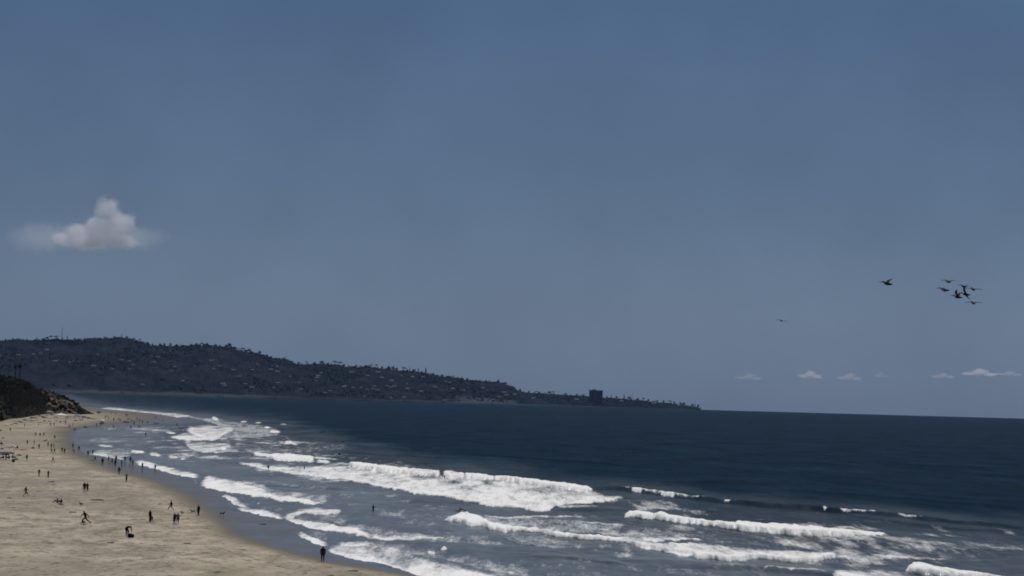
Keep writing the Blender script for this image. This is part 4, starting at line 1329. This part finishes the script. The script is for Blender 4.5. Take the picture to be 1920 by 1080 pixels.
# water's edge crowd
for (u, v, h, p, of, lab, rz) in [
    (165, 855, 10, 'stand', 'navy', 'leftmost slim dark figure at the edge of the swash', .2), (174, 854, 9, 'point', 'grey', 'figure with arm out standing in the thin swash', 0),
    (178, 866, 12, 'walk', 'darkshort', 'dark figure walking on damp sand left of the waterside crowd', QX), (192, 873, 15, 'stand', 'black', 'tall dark figure alone on damp sand at the left of the crowd', .6),
    (203.5, 867, 13, 'stand2', 'black', 'dark figure with elbow out at the left rear of the crowd', 2), (210, 872, 13, 'walk', 'navy', 'leaning walker at the left front of the waterside crowd', QX - .5),
    (217.5, 868, 15, 'stand', 'black', 'tallest rear figure in the middle of the waterside crowd', 1), (215.5, 875, 13, 'stand2', 'navy', 'figure in front of the tallest one in the crowd', 3),
    (228, 876, 14, 'arms', 'black', 'dark figure with raised elbows at the right front of the crowd', 1.4), (234, 867, 12, 'stand', 'navy', 'slim figure at the right rear of the waterside crowd', .4),
    (244.5, 869, 13, 'stand', 'navy', 'left of a slim bluish pair in shallow water', .1), (249, 874, 13, 'stand', 'black', 'right of a slim bluish pair in shallow water', 1.1),
    (267, 880, 13, 'point', 'black', 'dark figure pointing to sea, mirrored in wet sand', -.3), (139, 850, 8, 'bend', 'navy', 'figure bending down on the damp sand', QX),
    (116, 849, 10, 'stand', 'black', 'left of a small dark pair at the sand edge', .2), (121, 851, 11, 'stand2', 'black', 'right of a small dark pair at the sand edge', .9),
    (136.5, 841, 10, 'stand', 'grey', 'bluish figure in thin water left of the bending one', .3), (148, 846, 9, 'stand', 'navy', 'thin bluish figure standing in shallow water above the bending one', .3)]:
    person(u, v, h, p, of, lab, G2, rz)
for (u, v, h, p, of, lab, sk) in [
    (291, 880, 7, 'stand', 'black', 'lone figure wading in the white swash', .35), (503, 881, 8.5, 'stand2', 'black', 'left of two waders knee deep in the broad white foam', .45),
    (570.5, 881, 7, 'stand', 'navy', 'right of two waders in the broad white foam', .5), (699.5, 959, 13.5, 'wrap', 'black', 'lone dark wader in the flat grey water between breakers', .5),
    (273, 817, 7, 'stand', 'navy', 'lone figure wading off the distant sand spit', .2), (833, 899, 8, 'bend', 'black', 'dark figure ducking in front of the long breaking wave', .1),
    (332, 799, 7, 'stand', 'navy', 'figure wading at the seaward end of the distant spit', .2), (384, 797.5, 5, 'point', 'black', 'dark wader against the far white foam', .5),
    (636, 853, 5, 'stand', 'navy', 'faint head and shoulders of a bather left of the long wave', 1.1), (643, 829, 4, 'stand', 'black', 'bather showing only head and shoulders beyond the breakers', 1.1)]:
    person(u, v, h, p, of, lab, G4, random.uniform(0, 6), sink=sk)
# surfers lying on boards
def make_board(u, v, rz, lab):
    P, d = ground(u, v)
    bm = bmesh.new()
    n = 14
    ring = []
    for zz in (0.03, 0.09):
        row = []
        for k in range(n):
            a = 2 * math.pi * k / n
            y = math.sin(a) * 1.15
            x = math.cos(a) * .28 * (1 - .25 * max(0, math.sin(a)))
            row.append(bm.verts.new((x, y, zz + .1 * max(0, y - .6))))
        ring.append(row)
    for k in range(n):
        bm.faces.new((ring[0][k], ring[0][(k + 1) % n], ring[1][(k + 1) % n], ring[1][k]))
    bm.faces.new(ring[0][::-1])
    bm.faces.new(ring[1])
    o = bm_obj('surfboard', bm, [M['grey']])
    o.location = P
    o.rotation_euler = (0, 0, rz)
    tag(o, lab, 'surfboard', 'surfboards beyond the breakers')
    return o
for (u, v, rz, lab, lb) in [(601, 812, QX, 'left of two surfers lying on boards beyond the breakers', 'board under the left of the two surfers beyond the breakers'),
                            (607, 811, QX + .4, 'right of two surfers lying on boards beyond the breakers', 'board under the right of the two surfers beyond the breakers'),
                            (864, 959, 1.0, 'lone surfer showing just above the nearest white breaker', 'board behind the tip of the nearest white breaker')]:
    make_board(u, v, rz, lb)
    o = person(u, v - .3, 3, 'sit' if v < 900 else 'swim', 'black', lab, G4, rz)
    o.location.z += .09
# distant beach
far = [(96, 841, 10, 'stand', 'black', 'rear left figure of four standing close together'), (101, 840, 9, 'stand2', 'black', 'rear right figure of four standing close together'),
       (96.5, 851, 10, 'walk', 'darkshort', 'front left figure of four standing close together'), (102, 851, 10, 'walk', 'darkshort', 'front right figure of four standing close together'),
       (51, 834, 9, 'stand', 'black', 'dark upright figure, leftmost of three below the pale patch of sand'), (64, 835, 10, 'stand', 'black', 'taller dark figure, middle of three below the pale sand'),
       (73, 842, 9, 'stand', 'olive', 'brownish figure, rightmost and lowest of three'), (63, 842, 6, 'sit', 'olive', 'faint brown seated figure below the middle of the three'),
       (90, 838, 7, 'stand', 'black', 'short dark figure left of the close group of four'), (102.5, 824, 6, 'stand', 'olive', 'small brown figure above the close group of four'),
       (82, 818, 7, 'stand', 'olive', 'faint greenish figure above the brown dog'), (67, 818, 8, 'stand', 'grey', 'left of two faint grey figures on the upper sand'), (75, 819, 8, 'stand', 'grey', 'right of two faint grey figures on the upper sand'),
       (46, 801, 6, 'stand', 'grey', 'faint grey figure near the rocks, alone'), (19, 809, 6, 'stand', 'olive', 'small brown figure near the left edge, upper sand'), (33, 841, 6, 'sit', 'black', 'dark seated figure beside the small white sunshade'),
       (72, 799, 7, 'stand', 'grey', 'grey figure standing below the dark umbrellas'), (94.5, 799, 6, 'stand', 'grey', 'left of two faint figures below the white tent'), (101.5, 799, 6, 'stand', 'grey', 'right of two faint figures below the white tent'),
       (113, 794, 6, 'stand', 'olive', 'tiny figure directly below the white tent'), (122.5, 796, 6, 'stand', 'grey', 'tiny figure below and right of the white tent'), (131, 802, 9, 'bend', 'black', 'dark figure leaning over where sand meets the lagoon'),
       (136.5, 799, 6, 'stand', 'maroon', 'small reddish figure right of the leaning one'), (141, 807, 5, 'sit', 'black', 'small dark seated figure at the corner of the lagoon'), (157.5, 802, 5, 'sit', 'black', 'left of two dark seated dots on the spit shore'),
       (163, 803, 5, 'sit', 'black', 'right of two dark seated dots on the spit shore'), (155, 788, 6, 'stand', 'grey', 'faint figure right of the dark mat on the upper spit'), (181, 801, 9, 'stand', 'black', 'dark upright figure left of and below the white umbrella'),
       (188.5, 799, 8, 'stand', 'maroon', 'thin figure directly below the white umbrella'), (197, 785, 6, 'stand', 'olive', 'faint figure just above right of the white umbrella'), (203.5, 788, 6, 'stand', 'olive', 'small dark figure right of the white umbrella'),
       (213, 790, 7, 'stand', 'olive', 'greenish figure above the tall leaning one'), (212.5, 805, 13, 'walk', 'maroon', 'tall leaning figure wading below the spit'), (201, 806, 4, 'sit', 'navy', 'tiny dark dot in the water edge foam'),
       (224.5, 791, 8, 'bend', 'maroon', 'stooping figure left of the dark mound of gear'), (236.5, 781, 6, 'stand', 'olive', 'left of a pair behind the dark mound of gear'), (239.5, 781, 5.5, 'stand', 'grey', 'right of a pair behind the dark mound of gear'),
       (247, 792, 5, 'stand', 'olive', 'greenish figure just right of the dark mound of gear'), (251.5, 797, 9, 'stand', 'black', 'dark upright figure right of the dark mound of gear'), (256.5, 788, 8, 'stand', 'navy', 'left and taller of two behind the mound, seaward'),
       (261.5, 791, 7, 'stand', 'navy', 'right and lower of two behind the mound, seaward'), (267, 794, 6, 'stand', 'black', 'short dark figure farther out along the spit'), (276, 793, 4, 'sit', 'grey', 'faint grey seated figure on the wet spit'),
       (245, 804, 6, 'stand', 'navy', 'thin figure in the water below the spit'), (259, 803, 5, 'bend', 'navy', 'left of a stooping pair in the shallows'), (263.5, 803, 5, 'bend', 'grey', 'right of a stooping pair in the shallows'),
       (288.5, 797, 6, 'stand', 'black', 'leftmost of three small figures on the wet spit'), (292, 797.5, 6, 'stand', 'navy', 'middle of three small figures on the wet spit'), (295.5, 797, 5, 'bend', 'navy', 'rightmost of three small figures on the wet spit'),
       (290, 785, 5, 'stand', 'olive', 'left of a faint pair before the far breakers'), (293.5, 785, 5, 'stand', 'grey', 'right of a faint pair before the far breakers'), (305.5, 791, 5, 'stand', 'maroon', 'faint reddish figure on the wet spit'),
       (1.5, 834, 8, 'sit', 'olive', 'dark seated figure cut by the left edge, upper sand'), (6, 861, 10, 'sit', 'black', 'leftmost person seated under the grey canopy'), (11, 862, 11, 'stand2', 'black', 'second person from left under the grey canopy'),
       (17, 861, 9, 'sit', 'navy', 'third person from left under the grey canopy'), (23, 860, 9, 'sit', 'black', 'rightmost person seated under the grey canopy'), (2, 809, 8, 'sit', 'maroon', 'dark reddish seated figure cut by the left edge')]
for i, (u, v, h, p, of, lab) in enumerate(far):
    person(u, v, h, p, of, lab, G3, QX * (1 if i % 2 else -1) + random.uniform(-.5, .5) if p in ('walk', 'bend', 'sit') else random.uniform(0, 6.28))

# ------------------------------------------------------------------ dogs
def make_dog(matl):
    bm = bmesh.new()
    def chain(pts, rads, n=9):
        prev = None
        for i, (p, r) in enumerate(zip(pts, rads)):
            p = Vector(p)
            nx = Vector(pts[min(i + 1, len(pts) - 1)]) - Vector(pts[max(i - 1, 0)])
            q = nx.to_track_quat('Z', 'Y')
            ring = [bm.verts.new(p + q @ Vector((math.cos(2 * math.pi * k / n) * r, math.sin(2 * math.pi * k / n) * r, 0))) for k in range(n)]
            if prev:
                for k in range(n):
                    bm.faces.new((prev[k], prev[(k + 1) % n], ring[(k + 1) % n], ring[k]))
            else:
                bm.faces.new(ring[::-1])
            prev = ring
        bm.faces.new(prev)
    chain([(0, -.38, .52), (0, -.28, .53), (0, 0, .50), (0, .24, .50), (0, .36, .55), (0, .44, .66), (0, .50, .74), (0, .58, .76), (0, .68, .72), (0, .76, .70)],
          [.07, .12, .115, .15, .12, .08, .085, .08, .045, .03])
    for sx_ in (-1, 1):
        chain([(sx_ * .09, .28, .50), (sx_ * .10, .27, .32), (sx_ * .10, .29, .16), (sx_ * .10, .29, .03), (sx_ * .10, .35, .01)], [.07, .045, .03, .028, .025], 7)
        chain([(sx_ * .09, -.30, .50), (sx_ * .10, -.22, .34), (sx_ * .10, -.38, .2), (sx_ * .10, -.36, .03), (sx_ * .10, -.30, .01)], [.09, .06, .032, .028, .025], 7)
        chain([(sx_ * .05, .50, .80), (sx_ * .085, .49, .84), (sx_ * .10, .50, .76)], [.03, .03, .012], 5)
    chain([(0, -.38, .55), (0, -.52, .62), (0, -.66, .72)], [.03, .022, .01], 6)
    return bm_obj('dog', bm, [matl], smooth=True)
for (u, v, L, mk, rz, lab) in [(362, 963, 8.5, 'fur_black', QX, 'dark dog standing left of a person in black'), (416, 967, 9, 'fur_black', -QX, 'black dog alone on the wet sand'), (342, 965, 5, 'fur_pale', 2.6, 'pale dog facing away between walkers'),
                               (84, 829, 8, 'fur_brown', -QX + .3, 'brown dog on the distant dry sand'), (152, 949, 6, 'fur_black', .8, 'small dark dog alone on open sand'), (157, 984, 6.5, 'fur_black', .5, 'low dark dog at the feet of the striding person')]:
    P, d = ground(u, v)
    o = make_dog(M[mk])
    s = min(max(L * d / F / 1.3, .75), 1.25)
    o.location = P
    o.scale = (s,) * 3
    o.rotation_euler = (0, 0, rz)
    tag(o, lab, 'dog', 'dogs on the beach')

# ------------------------------------------------------------------ beach gear
def umbrella(u, v, wpx, mk, lab, hm=2.1, tilt=.1):
    P, d = ground(u, v)
    root = empty('beach_umbrella', P, 0.0 if tilt > .2 else random.uniform(0, 3))
    root.rotation_euler[0] = tilt
    bm = bmesh.new()
    rod(bm, (0, 0, -.2), (0, 0, hm), .03, .025, 6)
    bm_obj('pole', bm, [M['steel']], root)
    bm = bmesh.new()
    R = wpx * d / F / 2
    n = 16
    prof = [(1.0, 0), (.75, .2), (.4, .36), (0, .44)]
    rows = []
    for k_, (f, z) in enumerate(prof):
        rows.append([bm.verts.new((math.cos(2 * math.pi * k / n) * R * f * (1 - .05 * (k % 2) * f), math.sin(2 * math.pi * k / n) * R * f, hm - .42 + z + (-.05 if (k % 2 == 0 and k_ == 0) else 0))) for k in range(n)] if f else [bm.verts.new((0, 0, hm + .04))])
    for a, b in zip(rows, rows[1:]):
        for k in range(n):
            if len(b) == 1: bm.faces.new((a[k], a[(k + 1) % n], b[0]))
            else: bm.faces.new((a[k], a[(k + 1) % n], b[(k + 1) % n], b[k]))
    bm_obj('canopy', bm, [M[mk]], root)
    tag(root, lab, 'umbrella', 'beach umbrellas')
umbrella(192.5, 796, 9, 'white', 'bright white umbrella on the distant spit', 2.7, .75)
umbrella(185.5, 779, 9, 'green', 'dull green umbrella behind the white one', 2.8, .5)
umbrella(208, 779, 6, 'grey', 'grey umbrella near the far breakers, left one', 2.2)
umbrella(216, 780, 5, 'grey', 'grey umbrella near the far breakers, right one', 2.0)
umbrella(166, 776, 5, 'tarp', 'pale grey umbrella nearest the bluff tip', 2.2)
umbrella(58, 789, 7, 'navy', 'dark umbrella leftmost below the rocks', 2.0)
umbrella(82, 789, 7, 'black', 'dark umbrella in the middle below the rocks', 2.0)
umbrella(71, 784, 7, 'navy', 'dark umbrella above and between the lower two', 2.0)
umbrella(96, 784, 11, 'black', 'wide dark umbrella left of the white tent', 2.2)
umbrella(240, 791, 8, 'maroon', 'dark maroon umbrella over the mound of gear', 2.0)
umbrella(25, 845, 9, 'white', 'small white sunshade above the beach camp', 1.6, .3)

def canopy_tent(u, v, wpx, hm, mk, lab, peak=.8, depth=3.0):
    P, d = ground(u, v)
    W = wpx * d / F
    root = empty('canopy_tent', P)
    bm = bmesh.new()
    a, b = W / 2, depth / 2
    vs = [bm.verts.new(p) for p in ((-a, -b, hm), (a, -b, hm), (a, b, hm), (-a, b, hm), (0, 0, hm + peak), (-a, -b, hm - .35), (a, -b, hm - .35), (a, b, hm - .35), (-a, b, hm - .35))]
    for f in ((0, 1, 4), (1, 2, 4), (2, 3, 4), (3, 0, 4), (5, 6, 1, 0), (6, 7, 2, 1), (7, 8, 3, 2), (8, 5, 0, 3)):
        bm.faces.new([vs[i] for i in f])
    bm_obj('roof', bm, [M[mk]], root)
    for sx_ in (-1, 1):
        for sy_ in (-1, 1):
            bm = bmesh.new()
            rod(bm, (sx_ * a * .97, sy_ * b * .97, -.2), (sx_ * a * .97, sy_ * b * .97, hm - .2), .035, .03, 6)
            bm_obj('leg', bm, [M['steel']], root)
    tag(root, lab, 'tent')
    return root
canopy_tent(114, 785, 19, 1.9, 'white', 'white canopy tent with peaked roof at the bluff foot', 1.2, 5.5)
canopy_tent(93, 777.5, 14, 1.7, 'tarp', 'grey canopy left of and behind the white tent', .7, 4.5)
canopy_tent(10, 862, 30, 1.9, 'tarp', 'grey shade canopy over a seated group at the left edge', .4, 2.6)

def blob_mesh(name, matl, seed, sq=.6, sub=2, amp=.35):
    bm = bmesh.new()
    bmesh.ops.create_icosphere(bm, subdivisions=sub, radius=1.0)
    for v_ in bm.verts:
        n_ = mnoise.noise(v_.co * 1.3 + Vector((seed, 0, seed * 2)))
        n2_ = mnoise.noise(v_.co * 3.1 + Vector((seed, 5, 0)))
        v_.co *= 1 + amp * n_ * 1.6 + amp * .5 * n2_
        v_.co.z *= sq
    return bm_obj(name, bm, [matl])
RB = [blob_mesh('boulder', M['stone'], 3.1), blob_mesh('boulder', M['stone'], 8.4)]
rocks = [(30, 795), (36, 791), (43, 793), (50, 789), (57, 786), (63, 784), (66, 789), (76, 781), (84, 783), (88, 779), (104, 783), (128, 783), (134, 781), (139, 784), (144, 781), (148, 784), (152, 781), (158, 782), (164, 783), (22, 797), (12, 799), (124, 786)]
for i, (u, v) in enumerate(sorted(rocks)):
    P, d = ground(u, v)
    o = RB[i] if i < 2 else RB[i % 2].copy()
    if i >= 2: C.objects.link(o)
    s = random.uniform(7.0, 14.0) / 2 * d / F * .8
    o.location = (P[0], P[1], P[2] + s * .1)
    o.scale = (s * random.uniform(1, 1.7), s, s * random.uniform(.55, .9))
    o.rotation_euler = (0, 0, random.uniform(0, 6))
    tag(o, f'{ORD[i]} grey boulder from the left along the bluff foot', 'boulder', 'grey boulders along the foot of the bluff')

GB = blob_mesh('gear_pile', M['black'], 4.4, .5, 2, .4)
for i, (u, v, wpx, hm, mk, lab) in enumerate([(190, 794.5, 11, 1.3, 'maroon', 'dark heap of beach gear under the white umbrella'), (235, 792, 14, 1.2, 'black', 'long dark mound of gear on the distant spit'), (141, 789, 9, 1.0, 'black', 'flat dark heap on the upper spit below the boulders'),
                                          (166, 785, 12, 1.3, 'maroon', 'dark heap right of the bluff tip'), (157, 783, 9, 1.2, 'black', 'dark heap against the bluff tip'), (83, 790, 8, .8, 'black', 'dark heap under the middle dark umbrella'), (59, 789.5, 7, .8, 'navy', 'dark heap under the leftmost dark umbrella'),
                                          (7, 853, 20, 1.0, 'navy', 'heap of dark bags behind the grey canopy'), (35, 854, 10, .7, 'black', 'low dark heap of folding gear right of the grey canopy'), (112, 946, 13, .35, 'black', 'dark blanket and bags under the seated pair'),
                                          (3, 842, 7, .7, 'black', 'dark heap at the left edge above the grey canopy'),
                                          (26, 791, 9, .9, 'tarp', 'pale grey heap just below the boulders, far left'), (46, 787, 8, .9, 'black', 'dark heap left of the leftmost dark umbrella'), (66, 781, 10, 1.0, 'tarp', 'pale heap between the dark umbrellas'),
                                          (74, 792, 8, .8, 'tarp', 'pale heap below the middle dark umbrella'), (92, 790, 9, .8, 'grey', 'grey heap left of and below the white tent'), (104, 789, 8, .9, 'tarp', 'pale heap directly below the white tent'),
                                          (122, 790, 7, .8, 'maroon', 'dark red heap right of the white tent'), (131, 786, 8, .9, 'tarp', 'pale heap right of the white tent, under the bluff'), (150, 788, 8, .8, 'grey', 'grey heap below the bluff tip'),
                                          (175, 786, 8, .8, 'black', 'dark heap seaward of the bluff tip'), (200, 781, 7, 1.0, 'olive', 'greenish heap behind the white umbrella'), (222, 786, 7, .9, 'black', 'dark heap left of the maroon umbrella'),
                                          (15, 840, 12, .8, 'tarp', 'pale grey windbreak heap above the grey canopy'), (30, 862, 8, .7, 'black', 'dark bags right of the seated group under the canopy'), (19, 851, 14, .9, 'tarp', 'pale crumpled shelter at the beach camp'),
                                          (5, 822, 7, .7, 'grey', 'grey heap at the left edge, upper sand')]):
    P, d = ground(u, v)
    if i == 0: o = GB
    else:
        o = GB.copy()
        o.data = GB.data.copy()
        C.objects.link(o)
    o.data.materials[0] = M[mk]
    o.location = P
    o.scale = (wpx * d / F / 2, min(wpx * d / F / 2, 1.5), hm)
    o.rotation_euler = (0, 0, random.uniform(-.2, .2))
    tag(o, lab, 'beach gear', 'heaps of beach gear')

# bags, ball, towel
bg_ = blob_mesh('duffel_bag', M['black'], 1.7, .7, 3, .15)
P, d = ground(245.5, 1008)
bg_.location = (P[0], P[1], P[2] + .22)
bg_.scale = (.42, .28, .42)
tag(bg_, 'big rounded black bag on the sand before the bending person', 'bag')
ball = bpy.data.meshes.new('beach_ball')
bm = bmesh.new()
bmesh.ops.create_uvsphere(bm, u_segments=16, v_segments=10, radius=.42)
bm.to_mesh(ball)
bm.free()
o = link_mesh('beach_ball', ball, mats=[M['olive']])
P, d = ground(25, 867)
o.location = (P[0], P[1], P[2] + .4)
tag(o, 'olive green ball on the sand below the grey canopy', 'ball')
P, d = ground(39, 843)
bm = bmesh.new()
nx_, ny_ = 10, 6
gv = [[bm.verts.new((-2.2 + 4.4 * i / nx_, -1.6 + 3.2 * j / ny_, .12 + .08 * math.sin(i * 1.3 + j))) for j in range(ny_ + 1)] for i in range(nx_ + 1)]
for i in range(nx_):
    for j in range(ny_):
        bm.faces.new((gv[i][j], gv[i + 1][j], gv[i + 1][j + 1], gv[i][j + 1]))
o = bm_obj('beach_blanket', bm, [M['red']])
o.location = P
tag(o, 'faded red blanket spread right of the small white sunshade', 'blanket')

# kelp and drift on the sand
KP = blob_mesh('kelp_clump', M['kelp'], 6.2, .22, 3, .55)
kelp = [(660, 1071, 20, 'largest dark kelp clump near the wet sand, bottom of the beach'), (619, 1079, 14, 'flat kelp clump below and left of the largest one'), (492, 983, 14, 'thin dark patch of weed on the mirror wet sand'),
        (351, 973, 10, 'brown weed scrap right of the pale topped person'), (16, 934, 11, 'dark weed clump near the left edge'), (24, 952, 9, 'weed clump below the lone walker at left'), (53, 943, 7, 'small weed heap right of and below the lone walker'),
        (95, 904, 16, 'thin dark weed streak below the two wrapped figures'), (99, 909, 10, 'second weed streak just below the wrapped figures'), (180, 938, 26, 'long thin dark weed line right of the close pair'),
        (136, 961, 16, 'dark weed line above the striding person'), (20, 1003, 9, 'small weed scrap low at the left edge'), (405, 1073, 14, 'weed scrap at the bottom edge, middle of the beach'), (455, 1031, 10, 'small weed scrap on the pale ridge near the wet sand'),
        (522, 1062, 9, 'weed scrap on the sand left of the largest kelp clump'), (572, 1075, 9, 'weed scrap between the two bottom kelp clumps'), (430, 1034, 6, 'tiny weed scrap left of the one on the pale ridge'), (170, 863, 9, 'faint weed patch on damp sand left of the crowd'),
        (8, 1012, 6, 'tiny weed dot low at the left edge'), (300, 945, 8, 'faint weed scrap left of the striding walker'), (206, 1018, 16, 'dark weed streak below the black bag'), (350, 1020, 18, 'long weed streak on the lower beach, centre')]
for i, (u, v, wpx, lab) in enumerate(kelp):
    P, d = ground(u, v)
    o = KP if i == 0 else KP.copy()
    if i: C.objects.link(o)
    s = wpx * d / F / 2 * .8
    o.location = (P[0], P[1], P[2])
    o.scale = (s, s * 1.3, min(s, .8))
    o.rotation_euler = (0, 0, random.uniform(-.3, .3))
    tag(o, lab, 'kelp', 'clumps of kelp on the sand')

# ------------------------------------------------------------------ pelicans
def bird(u, v, D, yaw, span, up_l, up_r, lab, mk='feather', roll=0.0, sweep=.15, pitch=0.14):
    root = empty('pelican', point(u, v, D))
    root.rotation_euler = (pitch, roll, yaw)
    k = span / 2.2
    bm = bmesh.new()
    n = 10
    prev = None
    for (y, z, r, sq) in [(-.62, .03, .02, .5), (-.5, .02, .09, .5), (-.3, .0, .13, .85), (0, -.02, .15, .95), (.25, 0, .12, 1), (.38, .05, .07, 1), (.46, .10, .055, 1), (.55, .13, .065, 1), (.62, .12, .05, 1), (.66, .10, .02, 1)]:
        ring = [bm.verts.new((math.cos(2 * math.pi * q / n) * r * k, y * k, (z + math.sin(2 * math.pi * q / n) * r * sq) * k)) for q in range(n)]
        if prev:
            for q in range(n):
                bm.faces.new((prev[q], prev[(q + 1) % n], ring[(q + 1) % n], ring[q]))
        else:
            bm.faces.new(ring)
        prev = ring
    bm.faces.new(prev)
    bm_obj('body', bm, [M[mk]], root, True)
    bm = bmesh.new()
    rod(bm, (0, .63 * k, .10 * k), (0, .98 * k, .02 * k), .035 * k, .01 * k, 6)
    bm_obj('bill', bm, [M['bill']], root)
    for sg, up in ((-1, up_l), (1, up_r)):
        bm = bmesh.new()
        prev = None
        for j in range(9):
            f = j / 8
            x = sg * (.08 + 1.02 * f) * math.cos(up * (.6 + .4 * f)) * k
            z = (.04 + (.08 + 1.02 * f) * math.sin(up * (1.15 - .35 * f)) - .05 * f * f) * k
            ch = (.34 - .05 * f - .20 * f ** 3) * k
            yc = (.06 - sweep * max(0, f - .4) * 1.2 + .10 * math.sin(f * math.pi)) * k
            th = .05 * (1 - .6 * f) * k
            ring = [bm.verts.new((x, yc + ch * .45, z)), bm.verts.new((x, yc, z + th)), bm.verts.new((x, yc - ch * .55, z - .01 * k)), bm.verts.new((x, yc, z - th * .5))]
            if prev:
                for q in range(4):
                    bm.faces.new((prev[q], prev[(q + 1) % 4], ring[(q + 1) % 4], ring[q]))
            else:
                bm.faces.new(ring)
            prev = ring
        bm.faces.new(prev)
        bm_obj('wing', bm, [M[mk]], root, True)
    tag(root, lab, 'pelican', 'pelicans gliding over the sea')
bird(1664, 532, 340, 1.05, 2.35, .22, .62, 'lone gliding pelican with its right wing raised high')
bird(1465, 601.5, 560, .25, 2.2, .12, .02, 'small pelican gliding level, farthest left of the birds', roll=.08)
bird(1778, 528, 340, .5, 2.0, .15, .2, 'pale blurry pelican at the top left of the flock', 'feather_grey')
bird(1771, 543.5, 340, 1.5, 2.1, -.3, .3, 'dark pelican at the far left of the flock, seen side on')
bird(1796, 557, 340, 1.0, 2.1, 1.0, .7, 'dark pelican low in the flock with wings raised')
bird(1811, 552, 340, .9, 2.1, .75, -.15, 'banking pelican in the middle of the flock', roll=.35)
bird(1825, 542.5, 340, .2, 2.1, .1, .0, 'dark pelican at the right of the flock, wings level')
bird(1825, 568, 340, .25, 2.1, .05, .08, 'lowest pelican of the flock, wings level', 'feather_grey')
bird(1807, 537, 340, .6, 1.9, .2, .1, 'pale brownish pelican high in the middle of the flock', 'feather_grey')

bpy.context.view_layer.update()
